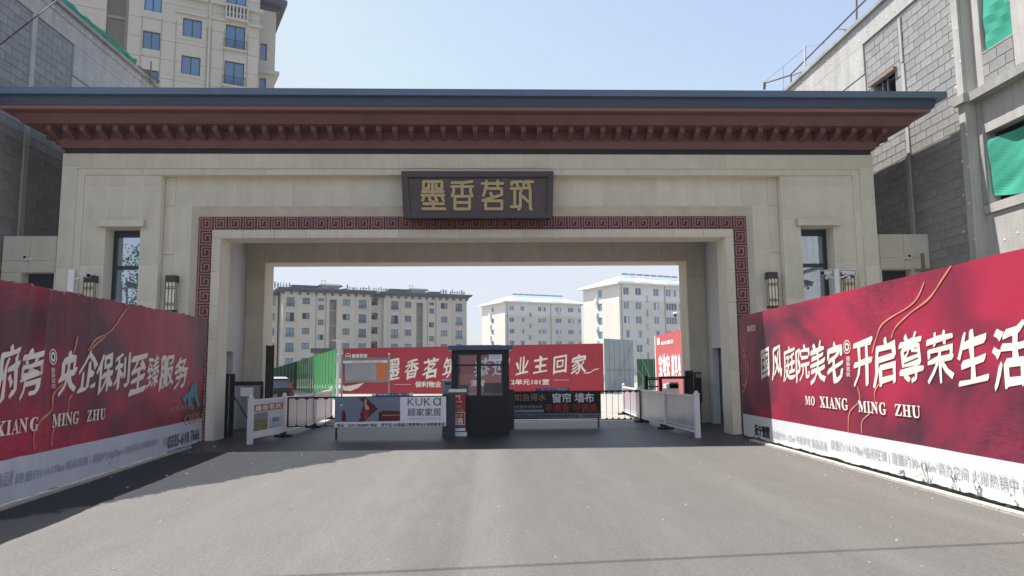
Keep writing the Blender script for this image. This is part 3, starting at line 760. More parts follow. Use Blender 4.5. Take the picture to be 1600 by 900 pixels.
def textblock(h, name, root, mt, items, **kw):
    for s_, bx in items:
        b = MB(); put_text(b, s_, h.box(*bx), h.f, lift=.012, **kw); part(name, b, mt, root)

def _noop(): pass
HL = Hoard(AL, BL, -14.5, -1, .034); HR = Hoard(AR, BR, -14.5, 1, .016)
for h, nm in ((HL, 'left'), (HR, 'right')):
    side = -1 if nm == 'left' else 1
    t = thing('hoarding', '%s crimson advertising hoarding with cream brush lettering on the %s side of the road' % ('shaded' if side < 0 else 'sunlit', nm), 'hoarding', (h.A.x, h.A.y, 0), group='crimson hoardings along the road')
    if side < 0:
        zs = (h.sz(0, 712)[1]+h.sz(311, 658)[1])/2; ztop = lambda a: 2.80-.011*a+.012*math.sin(a*5.3)+.008*math.sin(a*17)
        zbot = lambda a: .03+.03*max(0, noise.noise((a*2.2, 0, 0)))+.02*noise.noise((a*7, 0, 4.))
    else:
        zs = (h.sz(1165, 648)[1]+h.sz(1600, 722)[1])/2; ztop = lambda a: 2.745+.0105*a+.003*math.sin(a*5.3)
        zbot = lambda a: .06+.035*noise.noise((a*1.7, 0, 9.))+.02*noise.noise((a*7, 0, 4.))
    bk = MB(); a0 = 0
    q = MB(); h.sheet(q, lambda a: zs, ztop, 0, h.len, 240, 18); bs = part('banner_sheet', q, 'brocade', t)
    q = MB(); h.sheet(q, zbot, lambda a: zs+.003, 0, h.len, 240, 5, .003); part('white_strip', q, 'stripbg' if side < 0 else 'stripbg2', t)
    def wp(a, o): p = h.A+h.d*a+h.n*o; return p
    q = MB(); p0, p1 = wp(0, -.03), wp(h.len, -.03); q.obox(p0, p1, .02, .1, 2.70 if side > 0 else 2.72); part('backing_board', q, 'greyf', t)
    q = MB(); p0, p1 = wp(0, -.055), wp(h.len, -.055); q.hexa([tuple(v) for v in []] or [(p0.x-.02, p0.y, ztop(0)-.05), (p0.x+.02, p0.y, ztop(0)-.05), (p1.x+.02, p1.y, ztop(h.len)-.05), (p1.x-.02, p1.y, ztop(h.len)-.05), (p0.x-.02, p0.y, ztop(0)+.005), (p0.x+.02, p0.y, ztop(0)+.005), (p1.x+.02, p1.y, ztop(h.len)+.005), (p1.x-.02, p1.y, ztop(h.len)+.005)]); part('top_rail', q, 'steel', t)
    for i in range(8):
        p = wp(.3+i*2., -.12); q = MB(); q.box(p.x-.03, p.x+.03, p.y-.03, p.y+.03, 0, 2.7); part('post', q, 'steel', t)
    for i in range(26 if side < 0 else 0):
        aa = .25+i*.42; p = wp(aa, .03); q = MB(); zt0 = ztop(aa); q.box(p.x-.03, p.x+.012, p.y-.01, p.y+.01, zt0-.03, zt0+.008); part('tie', q, 'steel', t)
    q = MB()                                           # end cap returning to the pier
    p0, p1 = wp(0, .03), wp(0, -.09); q.obox(p0, p1, .012, .05, ztop(0)); part('end_flap', q, 'wine', t)
    if side < 0:
        for ch, b_ in (('府', (-12, 24, 540, 622)), ('旁', (28, 60, 546, 619)), ('央', (89, 115, 549, 615)), ('企', (118, 146, 549, 609)), ('保', (146, 173, 552, 612)), ('利', (176, 200, 553, 606)), ('至', (201, 224, 556, 612)), ('臻', (226, 244, 556, 606)), ('服', (246, 267, 557, 605)), ('务', (269, 289, 557, 605))):
            b = MB(); put_text(b, ch, h.box(*b_), h.f, bold=.012, nib=(.045 if ch in '尊臻荣庭院' else .08), brush=True, lift=.007); part('character', b, 'cream', t)
        textblock(h, 'latin_lettering', t, 'cream', [('𝐗𝐈𝐀𝐍𝐆', (-14, 54, 655, 678)), ('𝐌𝐈𝐍𝐆', (76, 118, 645, 665)), ('𝐙𝐇𝐔', (130, 159, 640, 657))], bold=.006, spacing=1.1)
        textblock(h, 'small_gold_lettering', t, 'golden', [('𝐍𝐄𝐖 𝐏𝐎𝐖𝐄𝐑', (260, 299, 634, 642)), ('𝐂𝐇𝐈𝐍𝐀', (284, 317, 646, 661))])
        textblock(h, 'strip_lettering', t, 'greyp', [('臻品鉴', (-12, 19, 738, 760)), ('建面约114-178m²临街旺铺 | 建面约30-136m²商办空间 火爆热销中', (24, 242, 712, 728))])
        textblock(h, 'phone_lettering', t, 'dgreyp', [('0335-610 7666', (259, 309, 676, 693))], bold=.02)
        textblock(h, 'hotline_lettering', t, 'greyp', [('品鉴', (251, 258, 683, 690)), ('热线', (251, 258, 690, 697))])
        cur = [[(197, 482), (172, 515), (145, 530), (131, 548)], [(117, 525), (112, 545), (107, 562)], [(95, 600), (88, 605), (78, 618), (76, 640), (58, 658), (47, 680), (48, 703)], [(160, 525), (137, 545), (132, 556)], [(108, 616), (103, 625), (100, 645), (82, 665), (76, 680), (75, 697)]]
        em = (79.5, 557.5, 5.5, 11.5); vt = (76, 82, 575, 608)
        # blue crouching beast
        bz = [(280, 622), (284, 633), (288, 622), (290, 637), (296, 636), (294, 622), (301, 620), (306, 637), (311, 634), (305, 612), (305, 600), (299, 597), (294, 603), (291, 613), (284, 617)]
        b = MB(); flat_poly(b, [h.sz(*p) for p in bz], h.f, .014); part('beast_emblem', b, 'teal', t)
    else:
        for ch, b_ in (('国', (1192, 1204, 546, 590)), ('风', (1209, 1224.5, 543, 592)), ('庭', (1227, 1245.6, 541, 594)), ('院', (1247, 1268, 540, 594)), ('美', (1269.5, 1292, 536, 597)), ('宅', (1295, 1320, 536, 597)), ('开', (1338, 1368, 535, 601)), ('启', (1369, 1403, 529, 601)), ('尊', (1410, 1445, 520, 600)), ('荣', (1452, 1494.5, 518, 598)), ('生', (1501.5, 1549, 515, 600)), ('活', (1556, 1611, 508, 604))):
            b = MB(); put_text(b, ch, h.box(*b_), h.f, bold=.012, nib=(.045 if ch in '尊臻荣庭院' else .08), brush=True, lift=.007); part('character', b, 'cream', t)
        textblock(h, 'latin_lettering', t, 'cream', [('𝐌𝐎', (1262.5, 1277, 619, 633)), ('𝐗𝐈𝐀𝐍𝐆', (1285, 1328.6, 621, 639)), ('𝐌𝐈𝐍𝐆', (1346, 1389, 627.6, 646)), ('𝐙𝐇𝐔', (1403, 1441, 633, 651.5))], bold=.006, spacing=1.1)
        textblock(h, 'logo_lettering', t, 'cream', [('墨香茗筑', (1171, 1184, 508, 518))], bold=.01)
        textblock(h, 'strip_lettering', t, 'paleg', [('建面约95-125m²书香美宅 臻品品鉴', (1212, 1296, 681, 694)), ('建面约114-178m²临街旺铺 | 建面约30-136m²商办空间 火爆热销中 品鉴', (1303, 1632, 720, 743))])
        textblock(h, 'brush_strip_lettering', t, 'blackp', [('抚宁壹墅', (1182, 1206, 665, 682))], bold=.02)
        cur = [[(1492, 415), (1475, 440), (1455, 468), (1425, 490), (1403, 512), (1397, 528)], [(1384, 592), (1371, 612), (1371, 637), (1352, 657), (1351, 677)], [(1450, 440), (1432, 473), (1385, 504), (1373, 530), (1367, 552)], [(1344, 604), (1347, 626), (1331, 645), (1329, 676)]]
        em = (1327.5, 542, 5.5, 10); vt = (1326, 1333, 557, 590)
        b = MB(); arc = [(1162, 545), (1168, 553), (1172, 570), (1172, 588), (1168, 605), (1163, 613)]
        ribbon(b, [h.sz(*p) for p in arc], .035, h.f, .01); ribbon(b, [h.sz(*p) for p in ((1163, 559), (1168, 559), (1168, 600), (1163, 600))], .03, h.f, .011); part('seal_outline', b, 'golden', t)
    b = MB()
    for c_ in cur: ribbon(b, [h.sz(*p) for p in c_], .022 if side > 0 else .028, h.f, .009)
    part('gold_line', b, 'golden', t)
    b = MB(); pts = [(em[0]+em[2]*math.cos(k*math.pi/8), em[1]+em[3]*math.sin(k*math.pi/8)) for k in range(17)]
    ribbon(b, [h.sz(*p) for p in pts], .016, h.f, .012)
    pts = [(em[0]+em[2]*.5*math.cos(k*math.pi/8), em[1]+em[3]*.5*math.sin(k*math.pi/8)) for k in range(17)]
    ribbon(b, [h.sz(*p) for p in pts], .03, h.f, .013)
    for j, ch in enumerate('墨香茗筑'):
        hgt = (vt[3]-vt[2])/4; put_text(b, ch, h.box(vt[0], vt[1], vt[2]+j*hgt, vt[2]+(j+.85)*hgt), h.f, lift=.012)
    part('small_emblem', b, 'cream', t)

# weeds along the feet of the hoardings
def weed(p, hgt, label, grp):
    t = thing('weed', label, 'weed', (p[0], p[1], 0), group=grp); b = MB()
    for i in range(26):
        a = random.uniform(0, 6.28); r = random.uniform(.02, .45)*hgt; z = hgt*random.uniform(.1, 1); q = Vector((math.cos(a)*r, math.sin(a)*r, z)); d = Vector((math.cos(a), math.sin(a), random.uniform(-.2, .7))).normalized()*random.uniform(.04, .08)*(.6+hgt); u = d.cross(Vector((0, 0, 1))).normalized()*d.length*.3
        b.poly([q, q+d*.5+u, q+d, q+d*.5-u])
    part('leaves', b, 'leaf', t, True)
    b = MB()
    for i in range(5):
        a = i*1.3; b.tube((0, 0, 0), (math.cos(a)*.25*hgt, math.sin(a)*.25*hgt, hgt*.9), .004, 4)
    part('stem', b, 'leaf', t, True)
for px, py, hg, lb in ((162, 738, .36, 'tallest weed at the foot of the left hoarding'), (224, 713, .26, 'weed at the left hoarding foot below the pale lettering'), (187, 727, .2, 'small weed between two taller weeds under the left hoarding'), (274, 701, .14, 'tiny weed below the phone number on the left hoarding'), (60, 765, .16, 'low weed under the left hoarding near the picture edge')):
    p = G(px, py); weed((p.x+.06, p.y), hg, lb, 'weeds along the left hoarding')
for px, py, hg, lb in ((1262, 706, .12, 'tiny weed where the sunlit right hoarding begins'), (1413, 750, .14, 'small weed midway along the right hoarding foot'), (1455, 762, .34, 'tallest weed in front of the right hoarding strip lettering'), (1500, 773, .26, 'bushy weed right of the tallest one by the right hoarding'), (1535, 783, .2, 'low spreading weed near the right end of the hoarding'), (1592, 798, .2, 'weed at the right picture edge under the hoarding')):
    p = G(px, py); weed((p.x-.02, p.y), hg, lb, 'weeds along the right hoarding')

# ================================================================ BOOM BARRIERS, KIOSK, RAILINGS
def Fy(yv):
    return lambda a, z, off=0.: Vector((a, yv-off, z))
def pbox(x0, x1, yt, yb, yv):
    a = Y(x0, (yt+yb)/2, yv); b = Y(x1, (yt+yb)/2, yv); c = (x0+x1)/2
    return (a.x, b.x, Y(c, yb, yv).z, Y(c, yt, yv).z)
# left boom with white advert
yb = .5
t = thing('boom_barrier', 'parking boom hung with a pale sofa advert left of the guard booth', 'barrier', (-.8, yb, 0), group='parking boom barriers')
b = MB(); xL = Y(449, 620, yb).x; xR = -.66; zt, zb = .975, .30
b.box(xL, xR, yb, yb+.05, zt-.035, zt); b.box(xL, xR, yb, yb+.04, zb-.02, zb); b.box(xL, xL+.035, yb+.005, yb+.045, zb, zt-.035); part('boom_frame', b, 'black', t)
for i in range(1, 5):
    q = MB(); xx = xL+i*.225; q.tube((xx, yb+.02, zb), (xx, yb+.02, zt-.03), .006, 6); q.box(xx-.045, xx+.045, yb+.004, yb+.036, zt-.062, zt-.036); q.box(xx-.03, xx+.03, yb+.004, yb+.036, zb+.001, zb+.025); part('hanging_rod', q, 'black', t)
bx = pbox(523, 697, 620.5, 667, yb-.03); ad = MB(); ad.box(bx[0], bx[1], yb-.03, yb-.005, bx[2], bx[3]); adv = part('advert_board', ad, 'whitep', t)
fA = Fy(yb-.03)
def A_(x, y): p = Y(520+x/8.89, 600+y/8.89, yb-.03); return (p.x, p.z)
q = MB(); flat_poly(q, [A_(25, 530), A_(935, 515), A_(935, 178), A_(30, 185)], fA, .002); part('picture_field', q, 'slate', adv)
q = MB(); flat_poly(q, [A_(345, 523), A_(430, 523), A_(630, 345), A_(460, 183), A_(355, 185), A_(430, 270), A_(375, 440), A_(395, 460)], fA, .004); part('red_arrow', q, 'wine', adv)
q = MB(); flat_poly(q, [A_(425, 480), A_(500, 480), A_(480, 350), A_(445, 350)], fA, .0055, 0); flat_poly(q, [A_(450, 350), A_(500, 360), A_(510, 330), A_(465, 280), A_(470, 225), A_(448, 205), A_(440, 240)], fA, .0065, 1); part('printed_figure', q, ['redp', 'skin'], adv)
q = MB(); flat_poly(q, [A_(640, 515), A_(935, 512), A_(935, 375), A_(690, 370), A_(640, 395)], fA, .004, 0); flat_poly(q, [A_(690, 440), A_(932, 436), A_(932, 428), A_(690, 430)], fA, .0055, 1); flat_poly(q, [A_(640, 510), A_(665, 512), A_(668, 400), A_(640, 390)], fA, .0055, 2); part('printed_sofa', q, ['wine', 'gold', 'blackp'], adv)
q = MB(); flat_poly(q, [A_(120, 515), A_(185, 515), A_(180, 400), A_(150, 350), A_(125, 400)], fA, .004, 0); flat_poly(q, [A_(95, 305), A_(150, 295), A_(130, 283), A_(105, 290)], fA, .0045, 1); part('printed_child', q, ['wine', 'whitep'], adv)
def atext(name, par, mt, s_, x0, x1, y0, y1, conv, ff, **kw):
    a, z1 = conv(x0, y0); c, z0 = conv(x1, y1); q = MB(); put_text(q, s_, (a, c, z0, z1), ff, lift=.005, **kw); return part(name, q, mt, par)
atext('logo_lettering', adv, 'dgreyp', 'KUK', 1040, 1365, 196, 300, A_, fA); atext('logo_lettering', adv, 'dgreyp', 'ɑ', 1395, 1502, 190, 300, A_, fA)
atext('name_lettering', adv, 'dgreyp', '顾家家居', 1040, 1502, 338, 442, A_, fA, bold=.008)
atext('small_lettering', adv, 'greyp', '沙发床垫 软床 布艺沙发 定制家居 全屋', 1040, 1500, 470, 492, A_, fA)
atext('address_lettering', adv, 'blackp', '电话：0335-7828889 地址：抚宁区102国道公路管理站对面顾家家居', 60, 1555, 550, 582, A_, fA, bold=.012)
q = MB(); bx = pbox(581, 645, 614.5, 618.5, yb); q.box(bx[0], bx[1], yb-.005, yb+.02, zt+.002, bx[3]+.004); tg = part('boom_tag', q, 'bluep', t)
q = MB(); put_text(q, '严禁撞杆 | 一车一杆', (bx[0]+.05, bx[1]-.05, zt+.012, bx[3]-.006), fA, bold=.01, lift=-.02); part('tag_lettering', q, 'whitep', tg)
for s0, s1 in ((bx[0], bx[0]+.09), (bx[1]-.09, bx[1])):
    q = MB(); q.box(s0, s1, yb-.009, yb-.0055, zt+.008, bx[3]); part('tag_patch', q, 'whitep', tg)
for px in (525,):
    p = Y(px, 667, yb-.01); q = MB(); q.box(p.x-.015, p.x+.03, yb-.02, yb+.02, .0, p.z+.02); part('prop_leg', q, 'black', t)
p = Y(692, 667, yb); q = MB(); q.box(p.x-.02, p.x+.28, yb+.06, yb+.45, 0, 1.02); part('drive_cabinet', q, 'darkframe', t)

# right boom with black advert
yc = 3.0
t = thing('boom_barrier', 'parking boom hung with a black curtain shop advert right of the guard booth', 'barrier', (1.0, yc, 0), group='parking boom barriers')
bx = pbox(797, 939, 612, 655, yc-.03); b = MB(); xR = Y(1001, 613, yc).x; zt2 = bx[3]+.02; zb2 = .21
b.box(bx[0]-.1, xR, yc, yc+.05, zt2-.035, zt2); b.box(bx[0]-.1, xR, yc, yc+.04, zb2-.02, zb2); b.box(xR-.035, xR, yc+.005, yc+.045, zb2, zt2-.035); part('boom_frame', b, 'black', t)
for i in range(7):
    q = MB(); xx = bx[1]+.16+i*.165
    if xx > xR-.05: break
    q.tube((xx, yc+.02, zb2), (xx, yc+.02, zt2-.03), .006, 6); q.box(xx-.04, xx+.04, yc+.004, yc+.036, zt2-.06, zt2-.036); q.box(xx-.03, xx+.03, yc+.004, yc+.036, zb2+.001, zb2+.025); part('hanging_rod', q, 'black', t)
ad = MB(); ad.box(bx[0], bx[1], yc-.03, yc-.005, bx[2], bx[3]); adv = part('advert_board', ad, 'blackp', t)
fB = Fy(yc-.03)
def B_(x, y): p = Y(790+x/10, 590+y/10, yc-.03); return (p.x, p.z)
q = MB(); flat_poly(q, [B_(75, 632), B_(1492, 625), B_(1492, 555), B_(75, 563)], fB, .002); part('address_strip', q, 'slate', adv)
atext('shop_lettering', adv, 'gold', '如鱼得水', 135, 630, 250, 362, B_, fB)
atext('curtain_lettering', adv, 'whitep', '窗帘 墙布', 730, 1380, 245, 385, B_, fB, bold=.012)
atext('slogan_lettering', adv, 'redp', '不满意 可调换', 615, 1430, 415, 535, B_, fB, bold=.01)
atext('trial_lettering', adv, 'greyp', '成品窗帘试挂30天', 100, 575, 430, 480, B_, fB, bold=.01)
q = MB(); flat_poly(q, [B_(90, 545), B_(595, 540), B_(595, 500), B_(90, 505)], fB, .003); part('small_bar', q, 'greyp', adv)
atext('address_lettering', adv, 'blackp', '抚宁区金山大街西段路南如鱼得水窗帘 电话：15103342198', 150, 1470, 578, 612, B_, fB, bold=.012)
q = MB(); b2 = pbox(837, 890, 607, 611, yc); q.box(b2[0], b2[1], yc-.005, yc+.02, zt2+.002, b2[3]+.01); tg = part('boom_tag', q, 'bluep', t)
q = MB(); put_text(q, '一车一杆 | 严禁撞杆', (b2[0]+.05, b2[1]-.05, zt2+.012, b2[3]-.002), Fy(yc), lift=.008, bold=.01); part('tag_lettering', q, 'whitep', tg)
p = Y(935, 655, yc); q = MB(); q.box(p.x-.02, p.x+.025, yc-.02, yc+.02, 0, p.z+.02); part('prop_leg', q, 'darkframe', t)
q = MB(); q.box(.80, .98, yc-.05, yc+.35, 0, 1.05); part('drive_cabinet', q, 'darkframe', t)

# guard booth
ky = .95; kt = thing('guard_booth', 'small black metal guard booth with see-through windows in the middle of the gateway', 'booth', (.09, ky, 0))
x0, x1, D = -.62, .79, 1.25
b = MB()
for xx in (x0, x1-.09):
    for yy in (ky, ky+D-.09): b.box(xx, xx+.09, yy, yy+.09, 0, 2.06)
b.box(x0+.09, x1-.09, ky, ky+.06, 1.95, 2.06); b.box(x0+.09, x1-.09, ky+D-.06, ky+D, 1.95, 2.06)
b.box(x0, x0+.06, ky+.09, ky+D-.09, 1.95, 2.06); b.box(x1-.06, x1, ky+.09, ky+D-.09, 1.95, 2.06)
part('corner_frame', b, 'black', kt)
b = MB(); b.box(x0+.09, x1-.09, ky+.012, ky+.05, .05, .93); b.box(x0+.09, x1-.09, ky+D-.05, ky+D-.012, .05, .93); b.box(x0+.012, x0+.05, ky+.09, ky+D-.09, .05, .93); b.box(x1-.05, x1-.012, ky+.09, ky+D-.09, .05, .93)
part('lower_panel', b, 'blackp', kt)
b = MB(); b.box(x0-.08, x1+.09, ky-.08, ky+D+.08, 2.06, 2.17); b.box(x0+.2, x1-.2, ky+.3, ky+D-.3, 2.17, 2.19); part('roof', b, 'fascia2', kt)
xm = Y(748, 580, ky).x
for yy in (ky+.004, ky+D-.05):
    b = MB()
    b.box(xm-.05, xm+.05, yy, yy+.045, .93, 1.95); b.box(x0+.09, xm-.05, yy, yy+.045, 1.67, 1.71); b.box(xm+.05, x1-.09, yy, yy+.045, 1.67, 1.71)
    b.box(x0+.09, x1-.09, yy-.001, yy+.05, .90, .94); b.box(x0+.09, x0+.16, yy, yy+.04, .94, 1.95); b.box(x1-.17, x1-.09, yy, yy+.04, .94, 1.95)
    part('window_frame', b, 'black', kt)
for yy in (ky+.02, ky+D-.03):
    for a, c in ((x0+.16, xm-.05), (xm+.05, x1-.17)):
        for z0, z1 in ((.94, 1.67), (1.71, 1.95)):
            q = MB(); q.box(a, c, yy, yy+.005, z0, z1); part('pane', q, 'glass', kt)
q = MB(); q.box(x0+.015, x0+.02, ky+.09, ky+D-.09, .93, 1.95); q.box(x1-.02, x1-.015, ky+.09, ky+D-.09, .93, 1.95); part('side_pane', q, 'glass', kt)
q = MB(); q.box(x0+.03, x1-.03, ky+.03, ky+D-.03, .0, .05); part('floor_plate', q, 'black', kt)
q = MB(); bx = pbox(764, 784, 550, 564, ky+.01); q.box(bx[0], bx[1], ky+.012, ky+.018, bx[2], bx[3]); nt_ = part('notice', q, 'whitep', kt, label='white notice taped to the upper window')
q = MB()
for k in range(3): zq = bx[2]+.06+k*.045; q.box(bx[0]+.04, bx[1]-.04, ky+.010, ky+.0118, zq, zq+.01)
part('notice_line', q, 'bluep', nt_)
# things inside the booth
t = thing('desk', 'dark desk inside the guard booth below the right window', 'desk', (.35, 1.7, 0))
q = MB(); q.box(.05, .72, 1.45, 2.05, .93, .97); part('desk_top', q, 'greyp', t); q = MB(); q.box(.08, .12, 1.5, 2.0, 0, .93); q.box(.66, .70, 1.5, 2.0, 0, .93); part('leg', q, 'black', t)
t = thing('monitor', 'wide dark screen standing on the desk in the guard booth', 'monitor', (.42, 1.75, .97))
q = MB(); q.box(.17, .70, 1.74, 1.78, .985, 1.24); part('screen', q, 'blackp', t); q = MB(); q.box(.38, .48, 1.78, 1.88, .972, 1.1); part('stand', q, 'black', t)
t = thing('office_chair', 'blue backed office chair behind the left window of the guard booth', 'chair', (-.36, 1.5, 0))
q = MB(); q.box(-.50, -.22, 1.62, 1.68, .95, 1.2); q.box(-.48, -.24, 1.615, 1.625, .97, 1.12, 1); part('backrest', q, ['black', 'bluep'], t); q = MB(); q.box(-.52, -.2, 1.2, 1.62, .5, .58); part('seat', q, 'black', t); q = MB(); q.tube((-.36, 1.42, 0.05), (-.36, 1.42, .5), .03); q.box(-.375, -.345, 1.64, 1.66, .5, .97); part('stem', q, 'black', t)
# light-box advert in front of the booth
yl = .78
t = thing('standing_sign', 'upright red light box sign with white caps standing against the guard booth', 'sign', (-.56, yl, 0))
bx = pbox(701, 729, 608, 679, yl); z1 = bx[3]
q = MB(); q.box(bx[0]+.01, bx[1]-.01, yl, yl+.14, .02, z1-.06); bo = part('case', q, 'black', t)
q = MB(); q.box(bx[0], bx[1], yl-.02, yl+.16, z1-.075, z1); part('top_cap', q, 'white', t)
q = MB(); q.box(bx[0], bx[1]+.005, yl-.02, yl+.16, 0, .095); part('base', q, 'white', t)
q = MB(); q.box(bx[0]+.03, bx[1]-.03, yl-.012, yl-.001, .20, z1-.09); part('poster', q, 'redp', bo)
q = MB(); q.box(bx[0]+.03, bx[1]-.03, yl-.012, yl-.001, .12, .19); part('white_band', q, 'whitep', bo)
fC = Fy(yl-.012)
def C_(x, y): p = Y(690+x/9, 590+y/9, yl-.012); return (p.x, p.z)
atext('lettering', bo, 'cream', '門', 185, 258, 250, 308, C_, fC, bold=.01); atext('lettering', bo, 'cream', '名品商铺', 160, 288, 325, 352, C_, fC)
atext('lettering', bo, 'gold', '黄金铺', 172, 272, 388, 425, C_, fC, bold=.015); atext('lettering', bo, 'gold', '首付 15万', 138, 305, 440, 475, C_, fC, bold=.015)
atext('lettering', bo, 'cream', '全城火热', 140, 300, 510, 555, C_, fC); atext('lettering', bo, 'cream', '招商', 140, 300, 565, 650, C_, fC, bold=.02)
q = MB()
for a, c, z0_, z1_ in ((118, 328, 485, 491), (118, 328, 656, 662)):
    p0 = C_(a, z0_); p1 = C_(c, z1_); q.box(p0[0], p1[0], yl-.0155, yl-.0125, p1[1], p0[1])
for a, c in ((118, 124), (322, 328)):
    p0 = C_(a, 491.5); p1 = C_(c, 655.5); q.box(p0[0], p1[0], yl-.0155, yl-.0125, p1[1], p0[1])
part('frame_line', q, 'cream', bo)
atext('lettering', bo, 'bluep', '招商热线 7828889', 130, 310, 688, 712, C_, fC, bold=.01)
# ticket machine beside the booth
bx = pbox(691.5, 706, 592.5, 620, 1.6)
t = thing('ticket_machine', 'pale grey barrier control box just left of the guard booth', 'machine', (bx[0], 1.6, 0))
q = MB(); q.box(bx[0], bx[1], 1.6, 1.85, 0, bx[3]-.04); part('cabinet', q, 'greyf', t); q = MB(); q.hexa([(bx[0]-.01, 1.58, bx[3]-.04), (bx[1]+.01, 1.58, bx[3]-.04), (bx[1]+.01, 1.87, bx[3]-.04), (bx[0]-.01, 1.87, bx[3]-.04), (bx[0]-.005, 1.6, bx[3]), (bx[1]+.005, 1.6, bx[3]), (bx[1], 1.86, bx[3]-.015), (bx[0], 1.86, bx[3]-.015)]); part('lid', q, 'white', t)
q = MB(); q.box(bx[0]+.06, bx[1]-.03, 1.59, 1.6, bx[3]-.14, bx[3]-.08); part('display', q, 'darkframe', t)

# white railings
def railing(posts, label, panels, toph=1.04):
    t = thing('white_railing', label, 'railing', (posts[0][0], posts[0][1], 0), group='white panel railings inside the gateway')
    for i, (x, y) in enumerate(posts):
        q = MB(); ww = .055 if i == 0 else .042; zb_ = 0 if i == 0 else .10
        q.box(x-ww, x+ww, y-ww, y+ww, zb_, toph-.07); q.box(x-ww*1.15, x+ww*1.15, y-ww*1.15, y+ww*1.15, toph-.07, toph-.04); q.ball((x, y, toph-.02), .05, sq=(1, 1, .8)); po = part('post', q, 'white', t)
        if i:
            q = MB(); q.box(x-.20, x+.20, y-.09, y+.09, 0, .055); q.box(x-.06, x+.06, y-.06, y+.06, .055, .12); part('post_foot', q, 'black', po)
    for (a, c), pm in zip(zip(posts[:-1], posts[1:]), panels):
        a = Vector(a); c = Vector(c); d = (c-a).normalized(); a2 = a+d*.05; c2 = c-d*.05
        q = MB(); q.obox(a2, c2, .05, toph-.135, toph-.08); part('top_rail', q, 'white', t)
        q = MB(); q.obox(a2, c2, .045, .105, .15); part('bottom_rail', q, 'white', t)
        q = MB(); q.obox(a2, a2+d*.035, .035, .15, toph-.135); q.obox(c2-d*.035, c2, .035, .15, toph-.135); q.obox(a2+d*.04, c2-d*.04, .03, .20, .215); part('panel_frame', q, 'white', t)
        q = MB(); q.obox(a2+d*.036, c2-d*.036, .012, .151, toph-.136); pp = part('infill_panel', q, pm, t)
        if pm == 'whitep':
            nrm = Vector((d.y, -d.x)); L = (c2-a2).length
            if nrm.x*(-1 if a.x > 0 else 1) < 0: nrm = -nrm
            ff = lambda s_, z, off=0.: Vector((*(a2+d*s_+nrm*(.008+off)), z))
            q = MB(); flat_poly(q, [(.06, .68), (L-.06, .68), (L-.06, .84), (.06, .84)], ff, .002, 0); flat_poly(q, [(.06, .26), (L*.48, .26), (L*.48, .66), (.06, .66)], ff, .002, 1)
            flat_poly(q, [(.06, .26), (L*.48, .26), (L*.46, .50), (L*.3, .47), (.2, .53), (.06, .49)], ff, .003, 2); flat_poly(q, [(L*.52, .26), (L-.06, .26), (L-.06, .66), (L*.52, .66)], ff, .002, 3)
            flat_poly(q, [(L*.62, .40), (L*.86, .40), (L*.86, .50), (L*.62, .50)], ff, .003, 4)
            part('poster_picture', q, ['redp', 'slate', 'yellowp', 'frost', 'teal'], pp)
            q = MB(); put_text(q, '墨香茗筑', (.14, L-.14, .70, .82), ff, lift=.004, bold=.02); part('poster_lettering', q, 'cream', pp)
    return t
pl_ = [(-4.96, -.56), (-4.70, 1.15), (-4.62, 3.9), (-4.86, 7.3)]
railing(pl_, 'white railing with red and green posters on the left of the passage', ['whitep', 'frostpink', 'frostpink'])
railing([(5.03, -.34), (4.90, 2.1), (4.80, 4.6), (4.92, 8.0)], 'white railing with plain frosted panels on the right of the passage', ['frost', 'frost', 'frostpink'])

# pedestrian gates under the arch
def bars(name, label, cat, yv, rects, mt='black', extra=None, loc=None, dep=.06):
    t = thing(name, label, cat, loc or (Y((rects[0][1]+rects[0][2])/2, 600, yv).x, yv, 0))
    for (nm, x0, x1, yt, yb_, mt_) in [r if len(r) == 6 else ('frame', *r, mt) for r in rects]:
        bx = pbox(x0, x1, yt, yb_ if yb_ else 600, yv); q = MB(); q.box(bx[0], bx[1], yv, yv+dep, 0 if not yb_ else bx[2], bx[3]); part(nm, q, mt_, t)
    return t
t = bars('pedestrian_gate', 'black framed pedestrian gate with a white notice at the left pier', 'gate', 1.3, [('post', 349.5, 357, 587, None, 'black'), ('top_bar', 366, 411, 596, 602.5, 'black'), ('post', 407, 411, 602.5, None, 'black'), ('notice', 375.5, 395, 605.5, 619, 'whitep'), ('post', 359, 366.5, 587, None, 'black'), ('head_bar', 349.5, 366.5, 584, 587, 'black')])
q = MB(); q.tube(Y(364, 617, 1.28), Y(390, 660, 1.28), .02); part('stay_rod', q, 'darkframe', t)
q = MB(); bx = pbox(367, 407, 603, 670, 1.33); q.box(bx[0], bx[1], 1.335, 1.345, .1, bx[3]); part('mesh_panel', q, M['glass'], t)
t = bars('pedestrian_gate', 'black framed pedestrian gate standing before the red sign at the right pier', 'gate', 3.2, [('top_bar', 1030, 1078, 588, 592, 'black'), ('post', 1030, 1034.5, 592, None, 'black'), ('post', 1069.5, 1073, 592, None, 'black'), ('gate_panel', 1071, 1083, 579, None, 'black'), ('side_bar', 1013, 1029, 589.5, 591.5, 'black')])
t = bars('fence_post', 'black post with thin rails left of the right pedestrian gate', 'post', 4.5, [('post', 1007.5, 1012.5, 587, None, 'black'), ('rail', 1012.5, 1029, 592, 594, 'black'), ('rail', 1012.5, 1029, 603, 605, 'black')])
t = bars('access_terminal', 'black access control terminal against the right rear pier', 'machine', 3.4, [('body', 1085, 1096.5, 581.5, 630, 'black'), ('pedestal', 1087, 1095, 630, None, 'black')], dep=.2)
bx = pbox(1087, 1095, 584, 590, 3.38); q = MB(); q.box(bx[0], bx[1], 3.385, 3.395, bx[2], bx[3]); part('screen', q, 'steel', t)
